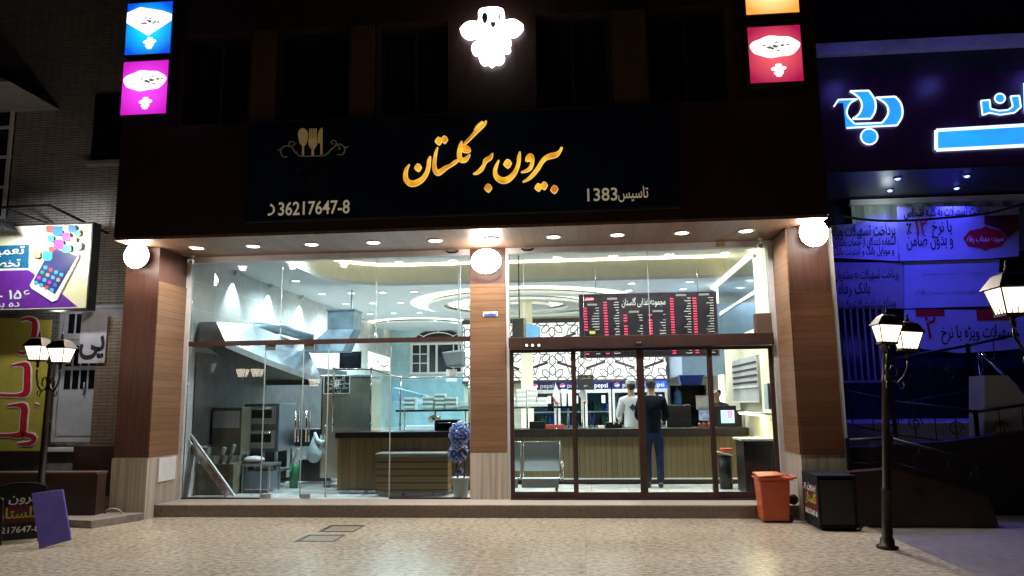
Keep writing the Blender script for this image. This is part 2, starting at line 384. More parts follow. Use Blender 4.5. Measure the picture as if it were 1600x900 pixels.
m_blue = mat('blue_plastic', (.012, .04, .30), .35)

# ================================================================ GROUND
g = MB(); g.box(-60, 60, -60, 60, -.3, -.02); build('ground', g, m_asph, kind='structure')
g = MB(); g.box(-20, 4.1, -25, 1, -.12, 0); build('plaza', g, m_plaza, kind='structure')
g = MB(); g.box(4.1, 20, -25, 8, -.12, -.012); build('pavement', g, m_pave, kind='structure')

# ================================================================ RESTAURANT BUILDING
bld = thing('restaurant_building', 'restaurant building with dark brown fascia over a brightly lit glass front', 'building', (-1.1, 0, 0))
F0, F1, FY, FZ = -6.06, 3.88, -1.4, 3.985
ZT = 9.2
# fascia face with window recesses
WX = [(-5.16, -4.156), (-3.68, -2.675), (-2.23, -1.204), (.056, 1.085), (1.632, 2.674)]
ZW0, ZW1 = 5.64, 7.05
f = MB()
f.box(F0, F1, FY, 0, FZ+.012, ZW0)
xs = [F0]+[a for p in WX for a in p]+[F1]
for i in range(0, len(xs), 2): f.box(xs[i], xs[i+1], FY, 0, ZW0, ZW1)
f.box(F0, F1, FY, 0, ZW1, ZT)
f.box(F0, F1, 0, 13.4, 4.6, ZT)
build('fascia', f, m_lam, bld)
for a, b in WX:
    q = MB(); q.box(a, b, -1.16, -1.12, ZW0, ZW1); wn = build('window', q, m_darkwin, bld)
    q = MB(); q.box(a, b, -1.19, -1.161, ZW0, ZW0+.05); q.box(a, b, -1.19, -1.161, ZW1-.05, ZW1)
    for xx in (a, (a+b)/2-.02, b-.04): q.box(xx, xx+.04, -1.19, -1.161, ZW0+.05, ZW1-.05)
    build('frame', q, m_black, wn)
for a, b in ((-4.10, -3.74), (-2.62, -2.28), (1.12, 1.60)):
    q = MB(); q.box(a, b, -1.43, -1.401, ZW0, ZW1-.02); build('pilaster', q, mat('pilaster_wood', (.09, .045, .02), .5, stretch=(10, 10, .5), scale=3, var=.25), bld)
q = MB(); q.box(F0+.01, F1-.01, FY+.005, -.02, FZ-.03, FZ+.01); build('soffit', q, m_soffit, bld)
# pale header band over the glazing
q = MB(); q.box(-5.678, -1.10, -.04, .10, 3.862, FZ-.031); q.box(-.545, 3.474, -.04, .10, 3.862, FZ-.031); q.box(-1.1, -.545, .0, .1, 3.862, FZ-.031)
build('header_band', q, m_header, bld)
# pillars
PB = .86
def pillar(x0, x1, y0, inner=None, y1=.0):
    q = MB(); q.box(x0, x1, y0, y1, PB, FZ-.031); pl = build('pillar', q, m_lamside, bld)
    q = MB(); q.box(x0-.012, x1+.012, y0-.012, y1, 0 if y0 < -.3 else .178, PB-.002); build('stone_base', q, m_stone, pl)
    return pl
pl = pillar(-6.2, -5.68, -.85)
q = MB(); q.box(-5.679, -5.66, -.85, -.06, PB, 3.45); build('wood_cladding', q, m_slat, pl)
q = MB(); q.box(-5.679, -5.60, -.055, -.005, .19, FZ-.04); build('edge_trim', q, m_trim, pl)
pr = pillar(3.476, 4.02, -.85)
q = MB(); q.box(3.456, 3.475, -.85, -.09, PB, FZ-.05); build('wood_cladding', q, m_slat, pr)
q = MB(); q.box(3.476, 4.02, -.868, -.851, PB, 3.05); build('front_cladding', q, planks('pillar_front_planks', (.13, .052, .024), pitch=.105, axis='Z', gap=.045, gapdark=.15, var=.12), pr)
q = MB(); q.box(3.39, 3.475, -.085, -.005, .19, FZ-.04); build('edge_trim', q, m_trim, pr)
q = MB(); q.box(4.033, 4.10, -.80, -.3, .0, FZ-.04); build('side_trim', q, m_trim, pr)
q = MB(); q.box(-1.096, -.548, -.05, .15, PB, FZ-.032); pc = build('pillar', q, m_lamside, bld)
q = MB(); q.box(-1.094, -.55, -.062, -.051, PB, 3.40); build('wood_cladding', q, m_slat, pc)
q = MB(); q.box(-1.10, -.545, -.06, .15, .178, PB-.002); build('stone_base', q, m_stone, pc)
q = MB(); q.box(-.545, -.50, -.045, .15, .178, FZ-.05); build('edge_trim', q, m_trim, pc)
# step
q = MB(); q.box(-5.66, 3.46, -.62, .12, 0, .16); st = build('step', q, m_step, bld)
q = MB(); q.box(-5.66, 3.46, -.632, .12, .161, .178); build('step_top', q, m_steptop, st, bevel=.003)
# interior shell
q = MB(); q.box(-5.85, 3.5, .12, 13.2, .02, .177); build('floor', q, m_floor_in, bld)
q = MB(); q.box(-5.85, -5.65, .12, 13.2, .178, 4.7); build('side_wall', q, m_wallm, bld)
q = MB(); q.box(3.477, 3.66, 0, 13.2, .178, 4.7); build('side_wall', q, m_wallr, bld)
q = MB(); q.box(-5.65, 3.477, 13.0, 13.2, .178, 4.7); build('back_wall', q, m_wallb, bld)
arc = [(-4.4+1.4*(1-cos(t)), 2.3+1.4*sin(t)) for t in [i*pi/2/14 for i in range(15)]]
outl = [(-4.4, .12)]+arc+[(3.477, 3.7)]
q = MB()
q.prism_z([(-5.65, .12)]+outl+[(3.477, 13.0), (-5.65, 13.0)], 4.0, 4.06); build('ceiling', q, m_ceil, bld)
q = MB(); q.box(-4.6, 3.477, .1, 3.95, 4.46, 4.52); build('recess_ceiling', q, m_ceil, bld)
q = MB(); q.smooth = True
for i in range(len(outl)-1):
    a, b = outl[i], outl[i+1]; q.face([(a[0], a[1], 4.061), (b[0], b[1], 4.061), (b[0], b[1], 4.41), (a[0], a[1], 4.41)])
    q.face([(b[0]-.05, b[1]+.05, 4.061), (a[0]-.05, a[1]+.05, 4.061), (a[0]-.05, a[1]+.05, 4.41), (b[0]-.05, b[1]+.05, 4.41)])
    q.face([(a[0], a[1], 4.41), (b[0], b[1], 4.41), (b[0]-.05, b[1]+.05, 4.41), (a[0]-.05, a[1]+.05, 4.41)])
build('recess_riser', q, m_cream, bld)
q = MB()
for i in range(len(outl)-1):
    a, b = outl[i], outl[i+1]; q.face([(a[0], a[1], 4.411), (b[0], b[1], 4.411), (b[0], b[1], 4.458), (a[0], a[1], 4.458)])
build('cove_light', q, m_cove, bld)
def ring(cx, cy_, R, wd=.22, mt=m_covew):
    q = MB(); n = 40
    for i in range(n):
        a, b = 2*pi*i/n, 2*pi*(i+1)/n
        q.face([(cx+R*cos(b), cy_+R*sin(b), 3.992), (cx+R*cos(a), cy_+R*sin(a), 3.992), (cx+(R-wd)*cos(a), cy_+(R-wd)*sin(a), 3.992), (cx+(R-wd)*cos(b), cy_+(R-wd)*sin(b), 3.992)])
    rg = build('ceiling_ring', q, mt, bld)
    q = MB(); q.lathe([(R-wd-.03, 3.90), (R-wd+.03, 3.92), (R-wd+.03, 3.94), (.01, 3.94)], (cx, cy_, 0), n=40)
    build('ring_panel', q, m_ceil, rg)
def lip(cx, cy_, R, mt=m_ceil):
    pass
for R, wd in ((2.8, .42), (1.9, .50), (.95, .36)):
    q = MB(); n = 44; z = 3.99
    cx, cy_ = -.75, 6.9
    for i in range(n):
        a, b = 2*pi*i/n, 2*pi*(i+1)/n
        q.face([(cx+R*cos(b), cy_+R*sin(b), z), (cx+R*cos(a), cy_+R*sin(a), z), (cx+(R-wd)*cos(a), cy_+(R-wd)*sin(a), z), (cx+(R-wd)*cos(b), cy_+(R-wd)*sin(b), z)])
    rg = build('ceiling_ring', q, m_covew, bld)
    q = MB()
    for i in range(n):
        a, b = 2*pi*i/n, 2*pi*(i+1)/n; r1 = R-wd+.02; r2 = {2.8: 2.02, 1.9: 1.05}.get(R, .02)
        p = lambda r, t, zz: (cx+r*cos(t), cy_+r*sin(t), zz)
        q.face([p(r1, b, 3.90), p(r1, a, 3.90), p(r2, a, 3.90), p(r2, b, 3.90)]); q.face([p(r1, a, 3.90), p(r1, b, 3.90), p(r1, b, 3.96), p(r1, a, 3.96)])
        q.face([p(r2, b, 3.90), p(r2, a, 3.90), p(r2, a, 3.96), p(r2, b, 3.96)])
    build('ring_panel', q, m_ceil, rg)
ring(-4.3, 11.2, 1.7, .3); ring(-4.4, 11.75, .62, .5)
# partition behind the counter carrying the lattice panel
q = MB(); q.box(-2.24, 3.476, 6.62, 6.72, .178, 3.62); build('partition', q, mat('partition_paint', (.45, .42, .33), .6), bld)
q = MB(); q.box(-.78, -.52, 5.6, 5.86, .178, 3.99); build('column', q, m_cream, bld)
# beam on right above lattice
q = MB(); q.box(2.62, 3.47, 4.2, 6.6, 2.1, 3.55); build('wall_panel', q, mat('blue_grey_panel', (.16, .24, .34), .35, var=.1), bld)
# right wall: lit niche, mirror and louvre
q = MB(); q.box(3.43, 3.476, .10, .30, .9, 3.86); build('niche_pier', q, m_cream, bld)
q = MB(); q.box(3.44, 3.476, .302, .36, 1.5, 3.86); q.box(3.44, 3.476, .95, 1.0, 1.7, 3.86); build('niche_light', q, m_covew, bld)
q = MB(); q.box(3.42, 3.476, .361, .95, 1.3, 3.86); build('niche_pier', q, m_cream, bld)
q = MB(); q.box(3.45, 3.476, 1.05, 4.9, 2.75, 3.95); build('mirror_panel', q, mat('mirror_glass', (.35, .42, .45), .08, metal=.9, var=.05), bld)
q = MB(); q.bar((3.44, 1.02, 2.62), (3.44, 1.02, 3.95), .03); q.box(3.43, 3.476, 1.0, 5.0, 2.68, 2.745); q.box(3.43, 3.476, 1.0, 5.0, 3.30, 3.36); build('mirror_frame', q, m_white, bld)
q = MB(); q.box(3.40, 3.476, 1.0, 5.0, 3.955, 3.995); build('cove_light', q, m_covew, bld)
q = MB(); q.box(3.44, 3.476, 4.4, 4.85, .9, 3.9); build('light_column', q, m_covew, bld)

# soffit downlights
for i, (px, py) in enumerate(((304, 385), (392, 382), (487, 381), (582, 377), (678, 373), (767, 372), (865, 369), (965, 364), (1067, 360), (1168, 357))):
    p = PZ(px, py, FZ-.03); x, y = p.x, -.77
    t = thing('soffit_downlight', 'round white downlight in the wooden soffit, %s of ten' % ORD[i], 'downlight', (x, y, FZ-.03), 'downlights along the soffit')
    q = MB(); q.lathe([(.118, FZ-.031), (.118, FZ-.044), (.092, FZ-.046), (.088, FZ-.036)], (x, y, 0), n=24); build('trim_ring', q, m_white, t)
    q = MB(); q.lathe([(.001, FZ-.043), (.09, FZ-.043), (.09, FZ-.038), (.001, FZ-.038)], (x, y, 0), n=24); build('lens', q, m_down, t)
    lamp('SPOT', (x, y, FZ-.06), 105, (1, .96, .93), .06, t, spot=172, blend=.7)
# floodlights
for i, (x, y, z, nm, out) in enumerate(((-5.93, -.85, 3.80, 'round floodlight blazing at the top of the left pillar', 0), (-.82, -.05, 3.72, 'rounded rectangular floodlight blazing at the top of the middle pillar', 0), (3.78, -.868, 3.83, 'round floodlight blazing at the top of the right pillar', 0))):
    t = thing('floodlight', nm, 'floodlight', (x, y, z), 'floodlights on the pillars')
    q = MB(); q.box(x-.05, x+.05, y-.10, y-.001, z-.05, z+.05); build('bracket', q, m_black, t)
    q = MB(); q.lathe([(.02, y-.10), (.14, y-.10), (.17, y-.13), (.17, y-.165), (.02, y-.165)], (x, 0, z), n=28, axis='Y', sx=1.2 if i == 1 else 1); build('housing', q, m_white, t)
    q = MB(); q.lathe([(.12, y-.166), (.18, y-.168), (.192, y-.19), (.17, y-.215), (.11, y-.24), (.001, y-.25)], (x, 0, z), n=28, axis='Y', sx=1.2 if i == 1 else 1); build('lens', q, m_flood, t)
    lamp('POINT', (x, y-.42, z), (34, 12, 26)[i], (1, .86, .74), .10, t)
    lamp('SPOT', (x, y-.30, z-.02), (460, 400, 460)[i], (1, .89, .78), .12, t, spot=125, blend=.9, rot=(radians(-36), 0, 0))

# ---------------------------------------------------------------- main sign
SY = -1.47
sg = thing('shop_sign', 'long black sign panel with gold Persian lettering, cutlery emblem and phone number', 'sign', (-1.07, SY, 4.17))
q = MB(); q.box(-4.07, 1.92, SY, -1.401, 4.17, 5.59); build('panel', q, m_signblk, sg, bevel=.004)
q = MB()
for a, b, c, d in ((-4.1, 1.95, 4.14, 4.168), (-4.1, 1.95, 5.592, 5.62)): q.box(a, b, SY-.005, -1.401, c, d)
q.box(-4.1, -4.072, SY-.005, -1.401, 4.168, 5.592); q.box(1.922, 1.95, SY-.005, -1.401, 4.168, 5.592); build('frame', q, m_black, sg)
def Z1(pt, o=(620, 180), s=6.925, y=SY):
    p = P(o[0]+pt[0]/s, o[1]+pt[1]/s, y); return (p.x, p.z) + ((pt[2]/s*.00845,) if len(pt) > 2 else ())
A = [[(140, 535, 4), (112, 580, 26), (97, 640, 40), (105, 700, 52), (150, 742, 62), (215, 735, 62), (280, 695, 50), (325, 630, 40), (345, 560, 36), (352, 500, 34), (365, 450, 12)],
     [(445, 352, 8), (428, 400, 22), (415, 470, 30), (408, 540, 36), (418, 600, 50), (448, 628, 58), (490, 605, 50), (530, 575, 44), (580, 550, 30), (630, 515, 36), (668, 488, 20)],
     [(705, 285, 8), (690, 340, 34), (680, 400, 44), (680, 450, 46), (698, 488, 50), (740, 487, 50), (772, 455, 28), (793, 427, 8)],
     [(700, 380, 30), (720, 350, 40), (752, 358, 50), (780, 378, 42), (788, 408, 12)], [(690, 372, 30), (745, 388, 46), (790, 400, 16)],
     [(718, 335, 12), (760, 290, 26), (800, 250, 28), (850, 195, 36), (905, 140, 40), (945, 100, 36), (972, 65, 6)],
     [(842, 170, 8), (880, 120, 20), (930, 73, 8)],
     [(1040, 415, 6), (1012, 465, 42), (965, 495, 46), (945, 540, 30), (915, 590, 40), (870, 627, 30), (828, 640, 6)]]
Bs = [[(345, 490, 5), (318, 550, 28), (303, 610, 36), (318, 670, 52), (370, 707, 62), (430, 704, 64), (490, 660, 50), (530, 600, 40), (555, 530, 34), (562, 460, 34), (572, 400, 8)],
      [(640, 508, 16), (655, 472, 42), (684, 442, 44), (706, 470, 38), (702, 530, 34), (680, 580, 36), (635, 608, 26), (583, 622, 5)], [(660, 490, 30), (700, 480, 40)],
      [(1025, 352, 18), (1003, 395, 26), (965, 430, 50), (910, 445, 58), (855, 465, 46), (810, 510, 40), (770, 575, 40), (720, 640, 38), (665, 692, 28), (602, 727, 5)]]
dots = [((232, 572), 42, 0), ((455, 285), 42, 0), ((517, 270), 40, 0), ((990, 793), 44, 0), ((438, 530), 48, 1), ((770, 785), 42, 1), ((832, 768), 42, 1), ((943, 808), 44, 1)]
qa, qb = MB(), MB()
def grow(st, k): return [(p[0], p[1], p[2]+k) for p in st]
for S, o in ((A, (620, 180)), (Bs, (730, 180))):
    for st in S:
        qb.stroke([Z1(p, o) for p in grow(st, 6)], SY-.028, SY-.001); qa.stroke([Z1(p, o) for p in st], SY-.034, SY-.029)
for (c, r, k) in dots:
    o = ((620, 180), (730, 180))[k]
    for q, rr_, y0, y1 in ((qb, r+4, SY-.028, SY-.001), (qa, r-2, SY-.034, SY-.029)):
        pts = [(c[0]-.1*rr_, c[1]-rr_), (c[0]+.55*rr_, c[1]-.75*rr_), (c[0]+.9*rr_, c[1]-.1*rr_), (c[0]+.55*rr_, c[1]+.6*rr_), (c[0]+.1*rr_, c[1]+rr_), (c[0]-.5*rr_, c[1]+.65*rr_), (c[0]-.9*rr_, c[1]+.15*rr_), (c[0]-.6*rr_, c[1]-.5*rr_)]
        q.prism([Z1(p, o)[:2] for p in pts][::-1], y0, y1)
ol = build('letter_outline', qb, m_fire2, sg); build('lettering', qa, m_fire, sg)
def Z3(pt): return Z1(pt, (420, 190), 8.18)
q = MB()
q.prism([Z3((442+64*cos(t)*(1-.12*sin(t)), 195-(-105 if sin(t) < 0 else 105)*abs(sin(t)))) if 0 else Z3((442+62*cos(t)*(1+.15*sin(t)), 190-102*sin(t)+(20 if sin(t) < -.5 else 0))) for t in [i*2*pi/28 for i in range(28)]], SY-.02, SY-.001)
q.stroke([Z3(p) for p in ((440, 290, 26), (441, 350, 20), (440, 435, 26))], SY-.02, SY-.001)
for x in (528, 553, 580, 607): q.stroke([Z3(p) for p in ((x, 92, 12), (x, 180, 16), (565+(x-565)*.85, 245, 18))], SY-.02, SY-.001)
q.prism([Z3(p) for p in ((512, 225), (618, 225), (618, 300), (590, 340), (578, 360), (578, 435), (552, 435), (552, 360), (530, 335), (512, 300))], SY-.02, SY-.001)
q.prism([Z3(p) for p in ((688, 82), (660, 100), (640, 145), (630, 200), (630, 278), (664, 280), (664, 425), (684, 425), (688, 280))], SY-.02, SY-.001)
build('cutlery_emblem', q, m_gold, sg)
q = MB()
for st in ([(335, 390, 10), (390, 437, 14), (460, 445, 12), (560, 442, 10), (680, 438, 12), (740, 420, 16), (790, 365, 18), (850, 310, 12), (865, 270, 10), (840, 240, 8), (800, 255, 8), (805, 285, 8), (835, 285, 6)],
           [(860, 300, 8), (915, 290, 12), (965, 330, 14), (970, 385, 14), (930, 425, 12), (870, 420, 6)], [(965, 325, 12), (1000, 330, 12), (1022, 312, 4)], [(870, 305, 8), (905, 320, 10), (905, 355, 14), (885, 352, 8)],
           [(335, 390, 12), (300, 330, 14), (265, 310, 10), (262, 270, 9), (300, 255, 8), (338, 280, 7), (315, 310, 7), (290, 295, 6)],
           [(270, 320, 9), (215, 312, 12), (165, 350, 12), (155, 400, 12), (185, 450, 12), (240, 448, 6)], [(155, 355, 9), (130, 368, 10), (108, 355, 4)], [(330, 380, 12), (350, 400, 16), (370, 385, 6)]):
    q.stroke([Z3(p) for p in st], SY-.012, SY-.001)
build('scroll_emblem', q, mat('scroll_gold', (.32, .26, .17), .4, metal=.6, emis=(.30, .24, .14), es=.10), sg)
q = MB()
for st in ([(345, 605, 10), (370, 620, 22), (405, 612, 6)], [(680, 565, 6), (705, 555, 18), (730, 543, 6)], [(565, 600, 8), (590, 608, 18), (615, 600, 6)], [(660, 615, 8), (690, 630, 20), (720, 640, 6)], [(420, 580, 6), (445, 560, 14), (470, 540, 5)], [(532, 700, 18), (532, 780, 34), (530, 840, 8)], [(500, 790, 12), (470, 740, 20), (480, 705, 6)], [(570, 790, 12), (600, 740, 20), (580, 705, 6)], [(440, 750, 16), (410, 735, 14), (395, 715, 6)], [(625, 750, 16), (650, 735, 14), (665, 715, 6)]):
    q.stroke([Z3(p) for p in st], SY-.012, SY-.001)
q.text('بیرون بر', .15, at_front(*[(P(487, 262, SY)[i]) for i in (0,)], SY-.004, P(487, 262, SY).z), .002)
build('leaf_emblem', q, m_goldd, sg)
q = MB(); a = P(435, 327, SY); b = P(546, 325, SY); q.text('36217647-8', .27, at_front((a.x+b.x)/2, SY-.006, (a.z+b.z)/2, .0), .004, fit=b.x-a.x, off=.008)
q.stroke([Z1(p, (400, 180), 4) for p in ((92, 560, 16), (110, 575, 10), (112, 600, 10), (96, 618, 10), (76, 622, 16))], SY-.012, SY-.001)
build('phone_number', q, m_num, sg)
q = MB(); a = P(916, 306, SY); b = P(963, 306, SY); q.text('1383', .25, at_front((a.x+b.x)/2, SY-.006, a.z), .004, fit=b.x-a.x, off=.008)
a = P(966, 305, SY); b = P(1013, 305, SY); q.text('تاسیس', .22, at_front((a.x+b.x)/2, SY-.006, a.z+.02), .004, fit=b.x-a.x, off=.006)
build('founding_year', q, m_num, sg)
# white emblem
def Z4(pt): return Z1(pt, (700, 0), 8.18, -1.5)
body = [(385, 150), (410, 110), (480, 92), (570, 84), (650, 90), (700, 112), (716, 150), (722, 248), (790, 240), (860, 245), (920, 280), (962, 320), (935, 375), (880, 430), (820, 448), (760, 445), (745, 478), (790, 490), (806, 525), (790, 570), (798, 615), (770, 652), (712, 655), (720, 710), (700, 770), (650, 802), (600, 798), (552, 832), (505, 800), (450, 808), (405, 770), (388, 720), (390, 675), (345, 680), (305, 650), (298, 600), (325, 545), (375, 510), (358, 455), (300, 473), (240, 470), (180, 430), (150, 372), (185, 320), (240, 278), (310, 262), (380, 262)]
em = thing('lit_emblem', 'white glowing emblem of cutlery and petals above the sign', 'sign', (-.58, -1.5, 6.3))
sm = catmull([p for p in body]+[body[0]], 3)[:-1]
q = MB(); q.prism([Z4(p)[:2] for p in sm], -1.50, -1.401); build('emblem_body', q, m_emb, em)
q = MB()
q.prism([Z4(p)[:2] for p in ((470, 158), (500, 180), (510, 225), (498, 270), (474, 312), (448, 280), (432, 225), (445, 175))], -1.506, -1.501)
q.prism([Z4(p)[:2] for p in ((662, 155), (666, 215), (660, 278), (645, 260), (640, 215), (650, 175))], -1.506, -1.501)
q.prism([Z4(p)[:2] for p in ((545, 282), (608, 282), (605, 325), (580, 355), (578, 430), (572, 355), (548, 325))], -1.506, -1.501)
q.prism([Z4(p)[:2] for p in ((549, 690), (552, 745), (560, 768), (550, 785), (538, 768), (546, 745))], -1.506, -1.501)
build('emblem_cutouts', q, m_black, em)
lamp('POINT', (-.58, -1.75, 6.75), 6, (1, .97, 1), .2, em)

# ---------------------------------------------------------------- light boxes
def emblem_small(q, x, z, s, y0, y1):
    pts = [((p[0]-555)/830*s+x, -(p[1]-460)/830*s+z) for p in body]; q.prism(pts, y0, y1)
def gradglow(name, c1, c2, s, cx, cz, r):
    m, n, l, b = _nodes(name); b.inputs['Base Color'].default_value = (.1, .1, .1, 1)
    tc = n.new('ShaderNodeTexCoord'); mp = n.new('ShaderNodeMapping'); mp.inputs[1].default_value = (-cx, 0, -cz); mp.inputs[3].default_value = (1/r, 0, 1/r)
    mp.vector_type = 'POINT'
    mp.inputs[1].default_value = (-cx/r, 0, -cz/r)
    gr = n.new('ShaderNodeTexGradient'); gr.gradient_type = 'SPHERICAL'; rp = n.new('ShaderNodeValToRGB')
    rp.color_ramp.elements[0].color = c4(c2); rp.color_ramp.elements[1].color = c4(c1); rp.color_ramp.elements[1].position = .8
    l.new(tc.outputs['Object'], mp.inputs[0]); l.new(mp.outputs[0], gr.inputs[0]); l.new(gr.outputs['Fac'], rp.inputs[0]); l.new(rp.outputs[0], b.inputs['Emission Color'])
    b.inputs['Emission Strength'].default_value = s; return m
m_plate = glow('printed_plate_white', (1, 1, 1), 1.6)
m_food = mat('printed_food', (.25, .10, .06), .5, emis=(.30, .12, .10), es=.5)
m_foodg = mat('printed_herbs', (.05, .15, .10), .5, emis=(.05, .2, .15), es=.4)
def lightbox(x0, x1, z0, z1, c1, c2, st, lab, kind, lum=(1, 1, 1)):
    y0 = -1.56; cx = (x0+x1)/2; cz = (z0+z1)/2; s = x1-x0
    t = thing('light_box', lab, 'light box', (cx, y0, z0), 'food light boxes on the fascia')
    q = MB(); q.box(x0-.02, x1+.02, y0+.005, -1.401, z0-.02, z1+.02); build('case', q, m_black, t)
    q = MB(); q.box(x0, x1, y0-.004, y0+.004, z0, z1); build('printed_face', q, gradglow('print_'+kind, c1, c2, st, 0, (z1-z0)/2, s*.66), t)
    q = MB()
    if kind == 'blue':
        q.prism([(x0, z0+.50), (cx+.0, z0+.28), (x1, z0+.5), (x1, z0+.6), (cx+.2, z0+.66), (cx-.15, z0+.74), (x0, z0+.66)], y0-.008, y0-.005)
    else:
        q.prism([(cx+.345*s*2*.5*1.38*cos(a)*(1+.03*sin(5*a)), z0+(z1-z0)*.63+.155*sin(a)*(1+.06*cos(7*a))) for a in [i*2*pi/36 for i in range(36)]], y0-.008, y0-.005)
    if kind != 'amber':
        emblem_small(q, cx+.03, z0+.16, .21, y0-.008, y0-.005)
    build('printed_plate', q, m_plate, t)
    q = MB(); h = MB(); rnd = random.Random(len(kind))
    for i in range(16):
        a = rnd.uniform(0, 2*pi); r = rnd.uniform(0, .8); x = cx+.25*r*cos(a)+(.1 if kind == 'magenta' else 0); z = z0+(z1-z0)*.63+.10*r*sin(a)
        x = min(x, x1-.05)
        (q if i % 2 else h).stroke([(x-.02, z, .008), (x, z+rnd.uniform(-.01, .015), .02), (x+.03, z, .006)], y0-.011, y0-.009)
    build('printed_food', q, m_food, t); build('printed_herbs', h, m_foodg, t)
    lamp('POINT', (cx, y0-.35, cz), 1.2, lum, .15, t)
lightbox(-5.985, -5.29, 6.70, 7.505, (.0, .75, 1), (.0, .07, .75), 1.1, 'blue light box with a square white plate, upper left of the fascia', 'blue', (.3, .6, 1))
lightbox(-5.985, -5.30, 5.775, 6.585, (1, .06, 1), (.62, .01, .55), 1.1, 'magenta light box with a round plate of food, below the blue one', 'magenta', (1, .2, .9))
lightbox(2.946, 3.638, 5.80, 6.595, (1, .12, .16), (.42, .005, .07), 1.0, 'red light box with a round plate of food, right end of the fascia', 'crimson', (1, .2, .3))
lightbox(2.946, 3.645, 6.785, 7.6, (1, .8, .35), (.9, .28, .04), 1.5, 'amber yellow light box above the red one, cut by the top of the picture', 'amber', (1, .7, .3))

# small fittings on the facade
def cctv(x, y, z, d, lab):
    t = thing('security_camera', lab, 'camera', (x, y, z), 'cameras under the soffit')
    q = MB(); q.lathe([(.045, z), (.045, z-.03), (.02, z-.04), (.02, z-.09)], (x, y, 0), n=14); build('mount', q, m_white, t)
    q = MB(); q.tube([(x, y, z-.10), (x+.10*d, y-.16, z-.15)], .042, 14); build('housing', q, m_white, t)
    q = MB(); q.tube([(x+.1*d, y-.16, z-.15), (x+.112*d, y-.18, z-.156)], .034, 14); build('lens', q, m_black, t)
cctv(-5.50, -.25, FZ-.03, .7, 'white bullet camera under the left end of the soffit')
cctv(3.27, -.25, FZ-.03, -.5, 'white bullet camera under the right end of the soffit')
q = MB(); q.box(-.894, -.668, -.075, -.063, 2.895, 2.965); t = build('address_plate', q, m_white, label='small blue and white address plate on the middle pillar', cat='plate')
q = MB(); q.box(-.88, -.682, -.079, -.0755, 2.905, 2.93); build('blue_band', q, mat('plate_blue', (.02, .10, .45), .4), t)
q = MB(); q.text('خیابان', .035, at_front(-.78, -.078, 2.947), .001); build('plate_text', q, m_ink, t)
q = MB(); q.box(-5.667, -5.640, -.60, -.13, .49, .83); build('meter_cover', q, m_white, bevel=.006, label='square white meter cover on the stone base of the left pillar', cat='cover')
q = MB(); q.box(2.66, 2.78, -.075, -.042, 3.875, 3.93); build('small_sensor', q, mat('brass_box', (.35, .25, .05), .4), label='small brass coloured box on the pale band over the doors', cat='sensor')
for xx, lab in ((-1.37, 'small dark door stop bracket left of the middle pillar top'), (-.20, 'small dark door stop bracket right of the middle pillar top')):
    q = MB(); q.tube([(xx-.09, -.06, 3.93), (xx-.05, -.08, 3.90), (xx+.05, -.08, 3.90), (xx+.09, -.06, 3.93)], .014); build('cable_clip', q, m_black, label=lab, cat='bracket', group='brackets on the header band')

# ---------------------------------------------------------------- left glazing
gl = thing('storefront_glazing', 'frameless glass front of the left bay with brown rail and glass doors', 'glazing', (-3.4, 0, .178))
for a, b in ((-5.59, -4.12), (-4.11, -2.585), (-2.575, -1.255), (-1.245, -1.105)):
    q = MB(); q.box(a, b, .0, .010, 2.60, 3.855); build('upper_pane', q, m_glass, gl)
    q = MB(); q.box(b, b+.008, -.001, .012, 2.60, 3.855); build('glass_edge', q, m_edge, gl)
q = MB(); q.box(-5.60, -1.10, -.03, .04, 2.525, 2.598); build('rail', q, m_brown, gl)
for a, b, doorflag in ((-5.59, -4.35, 0), (-4.34, -3.73, 1), (-3.72, -3.33, 1), (-3.32, -2.345, 0), (-2.335, -1.105, 0)):
    q = MB(); q.box(a, b, .0, .010, .20, 2.52); pn = build('glass_door' if doorflag else 'lower_pane', q, m_glass, gl)
    q = MB(); q.box(b-.002, b+.012, -.002, .013, .20, 2.52); build('glass_edge', q, m_edge, pn)
    if doorflag:
        q = MB(); q.box(a+.01, a+.16, -.012, .022, 2.44, 2.523); build('patch_fitting', q, m_steel2, pn); q = MB(); q.box(a+.01, a+.16, -.012, .022, .185, .25); build('patch_fitting', q, m_steel2, pn)
        hx = b-.07 if a < -4 else a+.09
        for dy in (-.055, .065):
            q = MB(); q.tube([(hx, dy, 1.03), (hx, dy, 1.50)], .014); q.tube([(hx, dy, 1.10), (hx, .005, 1.10)], .009); q.tube([(hx, dy, 1.43), (hx, .005, 1.43)], .009); build('handle', q, m_chrome, pn)
for a, b in ((-5.60, -4.35), (-2.34, -1.105)):
    q = MB(); q.box(a, b, -.015, .025, .178, .20); build('sill', q, m_brown, gl)
# right glazing and sliding door
q = MB(); q.box(-.545, 3.39, .0, .010, 2.60, 3.86); up = thing('transom_glazing', 'clear glass panes above the sliding door header in the right bay', 'glazing', (1.4, 0, 2.6)); 
for a, b in ((-.498, -.275), (-.268, 1.62), (1.628, 3.385)):
    q = MB(); q.box(a, b, .0, .010, 2.56, 3.86); pn = build('upper_pane', q, m_glass, up)
    q = MB(); q.box(b, b+.007, -.001, .012, 2.56, 3.86); build('glass_edge', q, m_edge, pn)
sd = thing('sliding_door', 'brown framed automatic sliding door of four tall glass leaves', 'door', (1.4, 0, .178))
q = MB(); q.box(-.498, 3.385, -.16, .05, 2.385, 2.555); build('header', q, m_brown, sd, bevel=.005)
q = MB()
for px in (823, 832, 842): p = P(px, 539.5, -.165); q.lathe([(.017, -.170), (.019, -.165), (.019, -.1605)], (p.x, 0, p.z), n=12, axis='Y')
build('indicator_light', q, glow('indicator_white', (1, 1, .95), 2), sd)
q = MB(); q.ball((1.44, -.175, 2.43), .045, 10, (1.2, .7, .7)); build('motion_sensor', q, m_black, sd)
